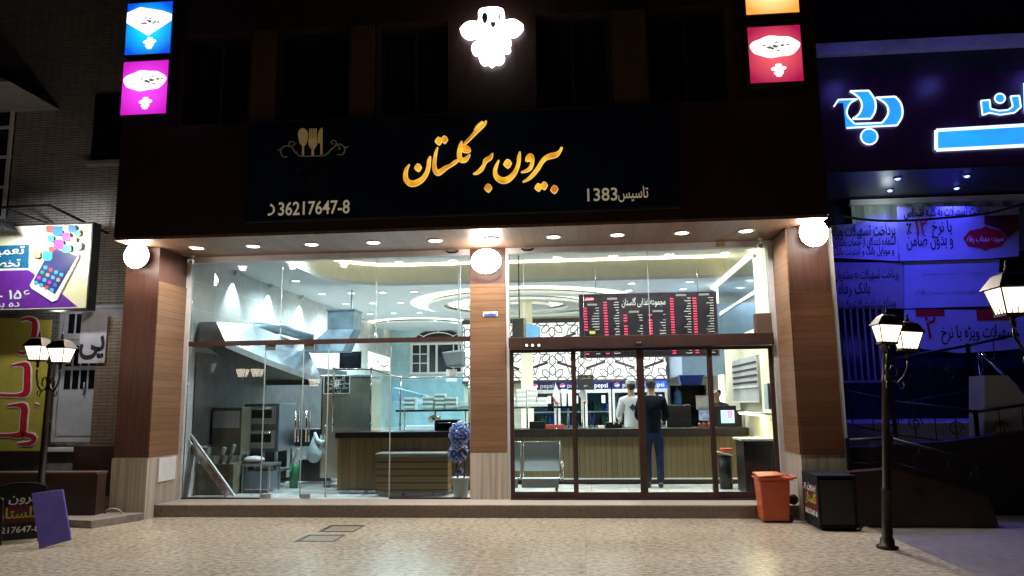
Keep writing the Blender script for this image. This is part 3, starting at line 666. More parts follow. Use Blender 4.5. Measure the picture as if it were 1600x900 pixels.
for i, (a, b, y) in enumerate(((-.498, .50, -.04), (.43, 1.455, -.09), (1.445, 2.50, -.09), (2.43, 3.385, -.04))):
    q = MB(); wdt = .06
    q.box(a, a+wdt, y, y+.04, .20, 2.38); q.box(b-wdt, b, y, y+.04, .20, 2.38); q.box(a+wdt, b-wdt, y, y+.04, .20, .285); q.box(a+wdt, b-wdt, y, y+.04, 2.33, 2.38)
    lf = build('door_leaf', q, m_brown, sd, bevel=.003)
    q = MB(); q.box(a+wdt, b-wdt, y+.015, y+.025, .286, 2.329); build('pane', q, m_glass, lf)
q = MB(); q.box(-.498, 3.385, -.11, .04, .178, .199); build('threshold', q, m_brown, sd)
q = MB(); p = P(1180, 490, 0); q.box(3.17, 3.38, -.10, .12, 2.556, 2.85); build('motor_box', q, mat('brown_box', (.12, .07, .045), .5), label='brown box standing on the right end of the door header', cat='box')

# ---------------------------------------------------------------- interior downlights
LOC = []
for r_, y in enumerate((4.5, 6.2, 8.3, 10.4)):
    for c_, x in enumerate((-5.05, -4.4, -3.7, -3.0)): LOC.append((x, y, 4.0, 'over the kitchen', r_, c_))
for r_, y in enumerate((4.1, 5.1)):
    for c_, x in enumerate((1.66, 2.84)): LOC.append((x, y, 4.0, 'over the customer counter', r_, c_))
for c_, x in enumerate((-4.0, -2.6, -1.2, .16, 1.5, 2.7)): LOC.append((x, 1.2, 4.46, 'in the raised ceiling behind the glass', 0, c_))
LOC += [(-4.95, 2.7, 4.0, 'above the exhaust hood', 0, 0), (.75, 9, 4.0, 'at the far right', 0, 0)]
CW = ['leftmost', 'second from left', 'third from left', 'fourth from left', 'fifth from left', 'sixth from left']
RW = ['nearest row', 'second row back', 'third row back', 'farthest row']
proto = thing('ceiling_downlight', 'x', 'downlight', (0, 0, 0), 'round downlights in the shop ceiling')
q = MB(); q.lathe([(.10, -.001), (.10, -.014), (.08, -.016), (.076, -.006)], n=20); build('trim_ring', q, m_white, proto)
q = MB(); q.lathe([(.001, -.012), (.077, -.012), (.077, -.008), (.001, -.008)], n=20); build('lens', q, m_down_in, proto)
for i, (x, y, z, wh, r_, c_) in enumerate(LOC):
    lab = 'ceiling downlight %s, %s, %s' % (wh, RW[r_], CW[c_]) if wh != 'close to the left wall' else 'ceiling downlight close to the left wall, %s of the two' % ('nearer', 'farther')[r_]
    if i == 0: proto.location = (x, y, z); proto['label'] = lab; t = proto
    else: t = copy_tree(proto, (x, y, z), label=lab)
    cool = x < -1
    lamp('SPOT', (x, y, z-.05), (80 if y > 3 else 170) if x < -4.9 else 250 if z < 4.3 else 300, (.72, .91, 1) if cool else (1, .95, .84), .07, t, spot=165, blend=1)
lamp('POINT', (-4.0, 7.0, 3.3), 60, (.55, .82, 1), .3, bld, name='kitchen_ceiling_bounce') if 0 else None
# scallop spots along the left wall
for i, (y, z) in enumerate(((1.49, 3.95), (3.04, 3.95), (4.74, 3.95))):
    t = thing('wall_spot', 'small wall washer spot making a cone on the tiled wall, %s' % ('nearest the glass', 'the middle one', 'farthest from the glass')[i], 'spotlight', (-5.59, y, z), 'wall washer spots')
    q = MB(); q.lathe([(.04, z+.045), (.04, z-.03), (.03, z-.03), (.001, z-.02)], (-5.59, y, 0), n=12); build('spot_body', q, m_white, t)
    lamp('SPOT', (-5.53, y, z-.04), 150, (.75, .95, 1), .012, t, spot=84, blend=.75)
t = thing('pendant_spot', 'slim pendant hanging over the steel cabinet and washing the back wall', 'spotlight', (-3.7, 7.3, 3.0))
q = MB(); a = P(588, 458, 4.2); q.tube([(a.x, 4.2, 3.98), (a.x, 4.2, 3.02)], .006); build('cord', q, m_white, t)
q = MB(); q.lathe([(.012, 3.08), (.05, 2.96), (.001, 2.97)], (a.x, 4.2, 0), n=14); build('shade', q, m_white, t)
lamp('SPOT', (a.x, 4.2, 2.93), 25, (.75, .95, 1), .02, t, spot=70)
#@@PART2
# ================================================================ INTERIOR THINGS
FL = .178
# counters
cn = thing('service_counter', 'long wooden board counter with dark top running across the shop', 'counter', (0, 1.95, FL))
q = MB(); q.box(-1.2, 3.38, 1.97, 2.0, .27, .98); build('front_boards', q, m_cnt, cn)
q = MB(); q.box(-3.38, -1.2, .77, .80, .215, 1.04); q.box(-1.22, -1.2, .80, 1.97, .27, .98); build('front_boards', q, m_cnt2, cn)
q = MB(); q.box(-3.40, -3.381, .77, 1.42, .215, 1.04); q.box(-1.2, 3.36, 2.01, 2.6, .27, .98); q.box(-3.37, -1.23, .81, 1.4, .23, 1.03); build('carcass', q, m_cnt2, cn)
q = MB(); q.box(-3.44, -1.16, .73, 1.45, 1.045, 1.14); q.box(-1.16, 3.40, 1.93, 2.66, .985, 1.12); build('counter_top', q, m_ctop, cn, bevel=.006)
q = MB(); q.box(-1.15, 3.36, 2.02, 2.1, FL, .268); build('kick_board', q, m_black, cn)
q = MB(); q.box(-1.15, 3.36, 1.955, 1.969, .262, .285); build('skirting', q, m_white, cn)
# bench
bn = thing('bench', 'low bench of horizontal wooden boards with grey cushion before the left counter', 'bench', (-2.08, .45, FL))
q = MB(); q.box(-2.65, -1.51, .36, .39, .235, .765); build('front_boards', q, m_bench, bn)
q = MB(); q.box(-2.65, -1.51, .391, .72, .235, .76); build('carcass', q, m_bench, bn)
q = MB(); q.box(-2.66, -1.50, .34, .72, .766, .83); build('cushion', q, mat('grey_vinyl', (.22, .21, .19), .45, var=.1), bn, bevel=.02)
for a, b in ((-2.48, -2.2), (-2.08, -1.75)):
    q = MB(); q.box(a, b, .34, .46, FL+.001, .234); build('foot', q, m_white, bn)
# steel cabinet behind the counter
p0, p1 = P(503, 577, 1.5), P(580, 577, 1.5)
cb = thing('steel_cabinet', 'tall polished stainless steel cabinet behind the left end of the counter', 'cabinet', (p0.x, 1.5, FL))
q = MB(); q.box(p0.x, p1.x, 1.5, 2.2, .34, 2.05); build('body', q, m_steel, cb, bevel=.02)
q = MB(); q.box(p0.x-.02, p1.x+.02, 1.47, 2.22, 2.051, 2.10); build('top_edge', q, m_steel2, cb, bevel=.01)
q = MB(); q.box(p0.x+.01, p0.x+.03, 1.485, 1.498, .9, 2.0); q.tube([(p0.x+.10, 1.46, .95), (p0.x+.10, 1.46, 1.25)], .012); build('handle', q, m_chrome, cb)
for xx in (p0.x+.08, p1.x-.08):
    q = MB(); q.tube([(xx, 1.6, .34), (xx, 1.6, .25)], .015); q.lathe([(.001, -.02), (.05, -.02), (.05, .02), (.001, .02)], (xx, 1.6, FL+.051), n=14, axis='X'); build('caster', q, m_black, cb)
a, b, c = P(507, 588, 1.46), P(546, 586, 1.46), P(546, 614, 1.46)
nb = thing('notice_board', 'small black notice with white writing fixed to the steel cabinet', 'sign', (a.x, 1.46, c.z))
q = MB(); q.box(a.x, b.x, 1.462, 1.47, c.z, a.z); build('panel', q, m_ink, nb)
q = MB(); x0, x1, z0, z1 = a.x, b.x, c.z, a.z
for s in ((x0-.01, x1+.01, z1, z1+.012), (x0-.01, x1+.01, z0-.012, z0), (x0-.012, x0, z0, z1), (x1, x1+.012, z0, z1)): q.box(s[0], s[1], 1.456, 1.47, s[2], s[3])
build('frame', q, m_white, nb)
q = MB(); xm = (x0+x1)/2+.02
for k, (t_, s) in enumerate((('گلستان', .09), ('ساندویچ پیتزا', .07), ('برگر سوخاری', .07), ('کباب', .06))): q.text(t_, s, at_front(xm, 1.459, z1-.05-k*.072), .001)
build('writing', q, m_white, nb)
# display guard on the counter
pts = [P(522, 577, 1.0), P(580, 577, 1.0), P(626, 591, 1.40), P(733, 589, 1.40)]
dg_ = thing('sneeze_guard', 'frameless glass guard with slim steel posts standing on the left counter', 'glass guard', (-2.5, 1.1, 1.14))
for i in range(3):
    a, b = pts[i], pts[i+1]
    q = MB(); q.hexa([(a.x, a.y, 1.20), (b.x, b.y, 1.20), (b.x, b.y+.006, 1.20), (a.x, a.y+.006, 1.20)], [(a.x, a.y, a.z-.03), (b.x, b.y, b.z-.03), (b.x, b.y+.006, b.z-.03), (a.x, a.y+.006, a.z-.03)]); build('pane', q, m_glass2, dg_)
q = MB(); q.tube([tuple(p) for p in pts], .016, 8); build('top_rail', q, m_chrome, dg_)
for p in pts: q = MB(); q.tube([(p.x, p.y, 1.142), (p.x, p.y, p.z)], .014); q.ball((p.x, p.y, p.z+.01), .03, 8); q.ball((p.x, p.y, 1.25), .025, 8); build('post', q, m_chrome, dg_)
# hood
hd = thing('exhaust_hood', 'big stainless exhaust hood hanging along the left kitchen wall', 'exhaust hood', (-5.2, 1.6, 2.2))
E1, E2, E3 = P(352, 543, .3), P(412, 568, .9), P(503, 601, 3.1)
bt = [(-5.64, .3, E1.z), (E1.x, .3, E1.z), (E2.x, .9, E2.z), (E3.x, 3.1, E3.z), (-5.64, 3.1, E3.z)]
tp = [(x, y, z+.10) for x, y, z in bt]; up_ = [(-5.64, .34, 2.95), (-5.35, .34, 2.95), (-5.0, .95, 2.95), (-4.85, 3.05, 2.75), (-5.64, 3.05, 2.75)]
q = MB()
for A_, B_ in ((bt, tp), (tp, up_)):
    for i in range(4): q.face([A_[i], A_[i+1], B_[i+1], B_[i]])
q.face(up_); build('canopy', q, m_hood, hd)
q = MB(); q.face([(x, y, z+.09) for x, y, z in bt][::-1]); build('filter_panel', q, mat('greasy_steel', (.20, .17, .14), .45, metal=.8, var=.3, scale=8), hd)
q = MB()
for (a, b) in ((P(512, 486, 3), P(553, 489, 3)),): q.box(a.x, b.x, 3.0, 3.5, 3.05, 3.42)
q.hexa([(-4.85, 2.9, 2.62), (-4.05, 2.9, 2.62), (-4.05, 3.5, 2.62), (-4.85, 3.5, 2.62)], [(a.x, 3.0, 3.05), (b.x, 3.0, 3.05), (b.x, 3.5, 3.05), (a.x, 3.5, 3.05)])
q.box(a.x-.02, b.x+.02, 2.98, 3.52, 3.42, 3.45); build('duct', q, m_duct, hd)
q = MB(); q.tube([(-5.35, 1.5, 2.80), (-5.3, 1.6, 2.98), (-5.0, 2.2, 3.0), (-4.7, 2.9, 2.9)], .10, 14); build('duct', q, m_duct, hd)
q = MB(); q.box(-5.648, -5.63, .3, 8.2, .95, 2.45); build('wall_sheet', q, mat('shaded_steel', (.075, .075, .078), .5, metal=.5, var=.3), hd)  # stainless wall sheet, shade below the hood put into its dark colour
# kitchen machines
def P_(u, v, Y): p = P(u, v, Y); return p.x, p.z
ov = thing('pizza_oven', 'dark grey double deck steel oven by the left kitchen wall', 'oven', (-4.9, 1.6, FL))
q = MB(); q.box(-5.25, -4.62, 1.3, 2.1, .80, 1.62); build('body', q, mat('grey_enamel', (.16, .19, .22), .4, metal=.5), ov, bevel=.01)
for z in (.86, 1.27):
    q = MB(); q.box(-5.19, -4.68, 1.275, 1.298, z, z+.3); d_ = build('oven_door', q, m_steel2, ov); q = MB(); q.box(-5.13, -4.74, 1.268, 1.274, z+.1, z+.24); build('oven_window', q, m_black, d_); q = MB(); q.tube([(-5.13, 1.24, z+.27), (-4.74, 1.24, z+.27)], .012); build('handle', q, m_chrome, d_)
q = MB()
for xx in (-5.2, -4.67):
    for yy in (1.35, 2.05): q.bar((xx, yy, FL), (xx, yy, .80), .04)
q.box(-5.22, -4.65, 1.33, 2.07, .45, .48); build('stand', q, m_steel2, ov)
ob = thing('steel_box_oven', 'olive beige steel box oven hung left of the deck oven', 'oven', (-5.35, 1.0, FL))
q = MB(); q.box(-5.62, -5.10, .9, 1.28, .77, 1.56); build('body', q, mat('beige_steel', (.20, .18, .13), .45, metal=.5), ob, bevel=.01)
q = MB(); q.box(-5.60, -5.14, .885, .899, 1.22, 1.50); build('glass_window', q, m_steel2, ob)
q = MB()
for xx in (-5.58, -5.14): q.bar((xx, .95, FL), (xx, .95, .77), .035)
build('stand', q, m_steel2, ob)
tb = thing('prep_table', 'small steel prep table with a lower shelf below the deck oven', 'table', (-4.75, .95, FL))
q = MB(); q.box(-5.0, -4.52, .75, 1.22, .60, .64); build('table_top', q, m_steel2, tb)
for xx, yy in ((-4.98, .77), (-4.54, .77), (-4.98, 1.2), (-4.54, 1.2)): q = MB(); q.bar((xx, yy, FL), (xx, yy, .6), .03); build('leg', q, m_steel2, tb)
q = MB(); q.box(-4.96, -4.56, .8, 1.18, .24, .52); build('drawer_block', q, mat('blue_grey_steel', (.17, .22, .27), .4, metal=.3), tb)
q = MB(); q.smooth = True; q.ball((-4.86, .90, .70), .17, 14, (1.05, .7, .36)); build('flour_sack', q, m_white, label='white sack lying on the small steel prep table', cat='sack')
q = MB(); q.lathe([(.07, FL), (.085, FL+.42), (.078, FL+.42), (.065, FL+.02), (.001, FL+.02)], (-4.40, 1.5, 0), n=18); build('green_bucket', q, mat('green_plastic', (.01, .16, .07), .4), label='narrow green plastic bin on the kitchen floor', cat='bin')
q = MB(); q.box(-4.42, -4.39, 1.42, 1.46, .45, .86); q.xform(Matrix.Translation((-4.4, 1.44, .6)) @ Matrix.Rotation(.35, 4, 'Y') @ Matrix.Translation((4.4, -1.44, -.6))); build('paper_sheet', q, m_white, label='folded white sheet sticking out of the green bin', cat='paper')
q = MB(); q.smooth = True; q.lathe([(.005, -.02), (.08, -.22), (.135, -.33), (.13, -.42), (.07, -.50), (.001, -.52)], (-4.02, 1.4, 1.12), n=16, sx=1, sy=.7); q.tube([(-4.02, 1.4, 1.12), (-3.98, 1.4, .98), (-3.88, 1.4, .93), (-3.84, 1.4, .98)], [.02, .05, .045, .005], 8)
build('plastic_bag', q, mat('bag_plastic', (.62, .72, .76), .35, var=.08, bump=.3), label='knotted white plastic bag hanging beside the green bin', cat='bag')
q = MB(); q.box(-4.6, -4.05, 2.0, 2.8, .85, 1.15); q.box(-4.55, -3.95, 2.1, 2.8, FL+.05, .6); t = build('fryer', q, mat('dark_appliance', (.05, .055, .06), .35, metal=.5, var=.3), label='dark steel fryer unit behind the hanging bag', cat='fryer')
q = MB(); q.box(-5.62, -4.9, 2.4, 6.0, FL+.08, 1.0); t = build('range_cooker', q, mat('dark_range', (.09, .10, .11), .35, metal=.7, var=.25), label='long dark steel cooking range under the exhaust hood', cat='cooker', bevel=.01)
q = MB()
for i in range(5): q.tube([(-4.885, 2.6+i*.6, .85), (-4.885, 2.9+i*.6, .85)], .014); q.box(-5.5, -5.0, 2.5+i*.65, 2.95+i*.65, 1.0, 1.05)
build('hob', q, m_black, t)
# things leaning in the left corner
q = MB(); q.smooth = True; a, b = P(296, 690, .35), P(358, 774, .25); q.tube([(a.x, .4, a.z), (b.x, .22, FL+.06)], .075, 12); build('rolled_banner', q, mat('rolled_print', (.5, .46, .46), .5, var=.5, scale=9, col2=(.30, .08, .08)), label='rolled up printed banner leaning in the left window corner', cat='banner')
for k, (ua, va, ub, vb) in enumerate(((289, 667, 366, 776), (286, 671, 300, 695))):
    q = MB(); a, b = P(ua, va, .3), P(ub, vb, .2); q.bar((a.x, .3, a.z), (b.x, .2, max(b.z, FL+.02)), .035 if k == 0 else .02); build('pole', q, m_white, label='%s pale pole leaning behind the left glass' % ('long' if k == 0 else 'short upper'), cat='pole', group='poles behind the left glass')
q = MB(); a = P(300, 740, .55); q.box(-5.62, -5.02, .5, .85, FL, .66); build('carton', q, mat('olive_carton', (.12, .11, .07), .7, var=.35, scale=7), label='dull olive carton standing low in the left window corner', cat='carton')
q = MB(); q.box(-5.58, -5.46, .48, .6, .66, .92); q.tube([(-5.3, .6, .66), (-5.22, .58, .92)], .035); q.tube([(-5.17, .6, .66), (-5.05, .57, .96)], .03); build('scrap_bundle', q, mat('grey_scrap', (.16, .16, .15), .6, var=.3), label='bundle of grey scraps on top of the olive carton', cat='bundle')
# tv, glowing plate added in place of the lattice's reflection on the duct
x0, z0 = P_(530, 577, 4.0); x1, z1 = P_(564, 549, 4.0)
t = thing('wall_screen', 'dark square screen above the steel cabinet', 'screen', (x0, 4.0, z0))
q = MB(); q.box(x0, x1, 4.0, 4.05, z0, z1); build('screen_case', q, m_black2, t); q = MB(); q.box(x0+.02, x1-.02, 3.994, 3.999, z0+.02, z1-.02); build('screen', q, m_darkwin, t); q = MB(); q.bar(((x0+x1)/2, 4.03, z1), ((x0+x1)/2, 4.03, 3.99), .03); build('mount', q, m_steel2, t)
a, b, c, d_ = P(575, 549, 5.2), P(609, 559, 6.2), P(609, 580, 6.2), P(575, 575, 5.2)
t = thing('lattice_reflection', 'small cream lattice reflection built as a glowing plate left of the back window', 'panel', (a.x, 5.2, d_.z))
q = MB(); q.hexa([d_, c, c+Vector((0, .02, 0)), d_+Vector((0, .02, 0))], [a, b, b+Vector((0, .02, 0)), a+Vector((0, .02, 0))]); build('reflection_face', q, glow('reflection_glow', (1, .93, .8), .9), t)
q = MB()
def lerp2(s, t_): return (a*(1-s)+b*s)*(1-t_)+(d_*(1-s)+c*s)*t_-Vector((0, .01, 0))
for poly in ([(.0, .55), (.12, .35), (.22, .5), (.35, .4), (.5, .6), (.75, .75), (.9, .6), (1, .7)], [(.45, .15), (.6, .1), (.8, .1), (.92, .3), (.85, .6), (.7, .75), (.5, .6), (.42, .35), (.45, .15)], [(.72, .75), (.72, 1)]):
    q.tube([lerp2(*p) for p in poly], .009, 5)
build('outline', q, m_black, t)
# back window
bw = thing('back_window', 'white sash window with a fan light in the far back wall', 'window', (-3.3, 12.97, 2.2))
Yw = 12.98
def W_(u, v): return P(u, v, Yw)
a, b = W_(643, 582), W_(722, 539); x0, x1, z0, z1 = a.x, b.x, a.z, b.z+.02
q = MB(); q.box(x0, x1, 12.975, 12.995, z0, z1); build('pane', q, m_darkwin, bw)
q = MB(); fr = .05
q.box(x0-.05, x1+.05, 12.94, 12.974, z1, z1+.06); q.box(x0-.05, x1+.05, 12.90, 12.974, z0-.06, z0)
for k in range(0, 7):
    xx = x0+(x1-x0)*k/6; 
    q.box(xx-(.035 if k in (0, 3, 6, 2) else .015), xx+(.035 if k in (0, 3, 6, 2) else .015), 12.94, 12.974, z0, z1) if k != 4 else None
for k in (1, 2): q.box(x0, x0+(x1-x0)/3, 12.945, 12.974, z0+(z1-z0)*k/3-.015, z0+(z1-z0)*k/3+.015)
build('frame', q, m_white, bw)
q = MB(); cx = (x0+x1)/2+.05; R = (x1-x0)/2-.05; zb = z1+.12
q.prism([(cx+R*cos(t_), zb+.40*sin(t_)) for t_ in [i*pi/16 for i in range(17)]], 12.96, 12.99); build('fan_light', q, m_darkwin, bw)
q = MB(); q.tube([(cx+R*.75*cos(t_), 12.95, zb+.28*sin(t_)) for t_ in [i*pi/12 for i in range(13)]], .015, 5)
for t_ in (.6, pi/2, pi-.6): q.bar((cx+R*.75*cos(t_), 12.95, zb+.28*sin(t_)), (cx+R*cos(t_), 12.95, zb+.40*sin(t_)), .02)
build('fan_bars', q, m_white, bw)
# back kitchen furniture
q = MB(); q.box(-4.2, -1.6, 8.5, 9.3, FL+.1, 1.0); t = build('back_worktop', q, mat('pale_steel', (.34, .42, .46), .35, metal=.6), label='pale steel worktop in the back of the kitchen', cat='worktop', bevel=.01)
q = MB(); x0, z0 = P_(620, 625, 5.0); q.smooth = False
q.hexa([(-3.6, 5.0, 1.62), (-2.55, 5.0, 1.55), (-2.55, 5.6, 1.55), (-3.6, 5.6, 1.62)], [(-3.6, 5.1, 1.95), (-2.75, 5.1, 1.72), (-2.75, 5.6, 1.72), (-3.6, 5.6, 1.95)]); build('small_hood', q, mat('blue_grey_hood', (.05, .09, .12), .35, metal=.4), label='small blue grey hood behind the glass guard', cat='hood')
x0, z0 = P_(680, 674, 2.0); x1, z1 = P_(716, 660, 2.0)
t = thing('toaster_oven', 'black toaster oven on the left counter behind the flower ball', 'oven', (x0, 1.0, 1.14))
q = MB(); q.box(-1.84, -1.46, .98, 1.3, 1.142, 1.32); build('body', q, m_black2, t, bevel=.01); q = MB(); q.box(-1.80, -1.55, .97, .979, 1.17, 1.29); build('oven_door', q, m_darkwin, t); q = MB(); q.tube([(-1.78, .95, 1.27), (-1.57, .95, 1.27)], .008); build('handle', q, m_chrome, t)
q = MB(); q.smooth = True; q.tube([(-2.08, 1.8, 1.30), (-2.02, 1.9, 1.34), (-1.95, 1.95, 1.33)], .06, 10); build('steel_pipe', q, m_chrome, label='short chrome elbow pipe above the left counter', cat='pipe')
# pass shelf with foam boxes (left) and glass shelf (right)
def shelf(x0, x1, z, y, lab, posts):
    t = thing('serving_shelf', lab, 'shelf', ((x0+x1)/2, y, 1.12), 'serving shelves over the counter')
    q = MB(); q.box(x0, x1, y-.16, y+.2, z-.022, z); build('shelf_board', q, mat('shelf_glass', (.35, .45, .45), .15, var=.05), t)
    q = MB(); q.box(x0, x1, y-.18, y-.161, z-.028, z+.006); build('front_rail', q, m_chrome, t)
    for xx in posts: q = MB(); q.tube([(xx, y+.1, 1.122 if y < 2.7 and x0 > -1.2 else FL+.001), (xx, y+.1, z-.024)], .016); build('post', q, m_chrome, t)
x0, zz = P_(622, 641, 1.75); x1, _ = P_(735, 641, 1.75); shelf(x0, x1, zz, 1.75, 'steel edged serving shelf with foam boxes left of the middle pillar', (x0+.1, (x0+x1)/2, x1-.1))
xr0, zr = P_(797, 636, 2.3); xr1, _ = P_(898, 636, 2.3); shelf(xr0, xr1, zr, 2.3, 'glass serving shelf with foam boxes right of the middle pillar', (xr0+.3, xr1-.12))
ordn = ['bottom', 'second from bottom', 'third from bottom', 'fourth from bottom', 'topmost', 'topmost']
def foamstack(u0, u1, vt, Y, zb, where, n):
    a, b = P(u0, vt, Y), P(u1, vt, Y); hgt = (a.z+b.z)/2-zb; h = hgt/n
    for k in range(n):
        q = MB(); j = random.uniform(-.008, .008); x0, x1 = a.x+j, b.x+j-.006; zz = zb+k*h+.001
        q.hexa([(x0+.003, Y-.105, zz), (x1-.003, Y-.105, zz), (x1-.003, Y+.12, zz), (x0+.003, Y+.12, zz)], [(x0, Y-.11, zz+h*.5), (x1, Y-.11, zz+h*.5), (x1, Y+.13, zz+h*.5), (x0, Y+.13, zz+h*.5)])
        q.hexa([(x0, Y-.11, zz+h*.505), (x1, Y-.11, zz+h*.505), (x1, Y+.13, zz+h*.505), (x0, Y+.13, zz+h*.505)], [(x0+.004, Y-.105, zz+h-.001), (x1-.004, Y-.105, zz+h-.001), (x1-.004, Y+.12, zz+h-.001), (x0+.004, Y+.12, zz+h-.001)])
        pos = 'topmost' if k == n-1 else ordn[k]
        build('takeout_box', q, m_foam, label='white foam takeout box, %s in the %s' % (pos, where), cat='box', group='foam takeout boxes on the shelves')
zl = zz
foamstack(633, 651, 621, 1.75, zl, 'leftmost stack on the left shelf', 3)
foamstack(662, 680, 619, 1.75, zl, 'second stack on the left shelf', 3)
foamstack(681, 697, 615, 1.75, zl, 'tallest stack on the left shelf', 4)
foamstack(698, 715, 620, 1.75, zl, 'fourth stack on the left shelf', 3)
foamstack(717, 733, 630, 1.75, zl, 'low rightmost stack on the left shelf', 1)
foamstack(800, 807, 621, 2.3, zr, 'narrow stack at the left of the right shelf', 2)
foamstack(808, 823, 608, 2.3, zr, 'second stack on the right shelf', 4)
foamstack(824, 839, 605, 2.3, zr, 'tallest stack on the right shelf', 4)
foamstack(840, 856, 621, 2.3, zr, 'low stack at the right of the right shelf', 2)
for k, (u, vt) in enumerate(((881, 608), (891, 611))):
    p = P(u, vt, 2.3); q = MB(); hh = p.z-zr
    q.lathe([(.034, zr+.001)]+[v for i in range(8) for v in ((.036+.001*i, zr+.001+hh*i/8), (.042+.001*i, zr+.001+hh*(i+.85)/8))]+[(.045, p.z), (.001, p.z)], (p.x, 2.3, 0), n=16); build('cup_stack', q, m_foam, label='%s stack of white foam cups on the right shelf' % ('taller' if k == 0 else 'shorter'), cat='cups', group='stacks of foam cups')
# counter top things
def cbox(name, u0, u1, vt, Y, m, lab, cat, h=None, z=1.121, dy=.2, bev=.004):
    a, b = P(u0, vt, Y), P(u1, vt, Y); q = MB(); q.box(a.x, b.x, Y, Y+dy, z, max(z+.02, a.z)); return build(name, q, m, label=lab, cat=cat, bevel=bev)
cbox('card_reader', 827, 852, 659, 2.05, m_black2, 'flat black box on the counter just right of the middle pillar', 'box')
cbox('red_box', 852, 881, 664, 2.05, mat('red_card', (.40, .055, .035), .5), 'flat red box on the counter beside the black box', 'box')
cbox('small_white_box', 935, 944, 665, 2.1, m_white, 'small white box on the counter near the glass jar', 'box', dy=.1)
t = cbox('cash_box', 946, 972, 660, 2.1, m_black2, 'black box with two white dots on the counter before the cook', 'box')
q = MB()
for u in (959, 967): p = P(u, 662, 2.095); q.ball((p.x, 2.096, p.z), .012, 6)
build('knob', q, m_white, t)
for k, (u, v, r) in enumerate(((906, 660, .05), (925, 645, .06))):
    p = P(u, v, 2.15); q = MB(); q.lathe([(r*.8, 1.122), (r, 1.16), (r, p.z-.03), (r*.9, p.z), (r*.86, p.z), (r*.93, p.z-.03), (r*.93, 1.17), (.001, 1.13)], (p.x, 2.15, 0), n=16); build('glass_jar', q, m_glass2, label='%s clear jar on the counter' % ('shorter' if k == 0 else 'taller cylindrical'), cat='jar', group='clear jars on the counter')
# desk flags
for k, (pts_, lab) in enumerate((([(868, 599), (863, 618), (868, 632), (875, 630), (874, 612)], 'left white desk flag with a dark red hem'), ([(909, 606), (904, 617), (914, 632), (917, 627), (915, 612)], 'right white desk flag with a red lower corner'))):
    yy = 2.08; t = thing('desk_flag', lab+' on the counter', 'flag', (P(pts_[0][0], 672, yy).x, yy, 1.12), 'small desk flags')
    p = P(pts_[0][0], pts_[0][1], yy); q = MB(); q.tube([(p.x, yy, 1.122), (p.x, yy, p.z+.02)], .006); q.lathe([(.05, 1.121), (.05, 1.135), (.01, 1.14)], (p.x, yy, 0), n=14); build('pole', q, m_chrome, t)
    P2 = [P(u, v, yy) for u, v in pts_]; q = MB(); q.prism([(p.x, p.z) for p in P2], yy-.025, yy-.012); build('cloth', q, m_white, t)
    q = MB(); q.prism([(P2[1].x, P2[1].z), (P2[2].x, P2[2].z), (P2[3].x, P2[3].z), ((P2[1].x+P2[3].x)/2, P2[2].z+.05)], yy-.029, yy-.026); build('red_hem', q, m_red, t)
# fridges
FX = [-.6, .015, .625, 1.247, 1.892, 2.505]
m_fwhite = mat('fridge_frame', (.55, .58, .58), .4, metal=.2)
m_fin = mat('fridge_inside', (.03, .06, .08), .5, emis=(.06, .14, .25), es=.10)
m_hdr = mat('fridge_header_navy', (.01, .012, .08), .3, emis=(.02, .03, .2), es=.15)
m_hdrlit = mat('fridge_header_lit', (.01, .05, .5), .3, emis=(.03, .12, .9), es=.8)
m_txt = mat('header_white_text', (.7, .7, .75), .5, emis=(.8, .85, 1), es=.5)
m_txtd = mat('header_dim_text', (.5, .5, .55), .5, emis=(.4, .42, .5), es=.25)
nm5 = ['leftmost', 'second from left', 'middle', 'fourth from left', 'rightmost brightly lit']
m_btl = [mat('cola_bottle', (.02, .01, .01), .2), mat('green_bottle', (.02, .10, .04), .2), mat('blue_bottle', (.02, .06, .3), .2)]
bprot = None
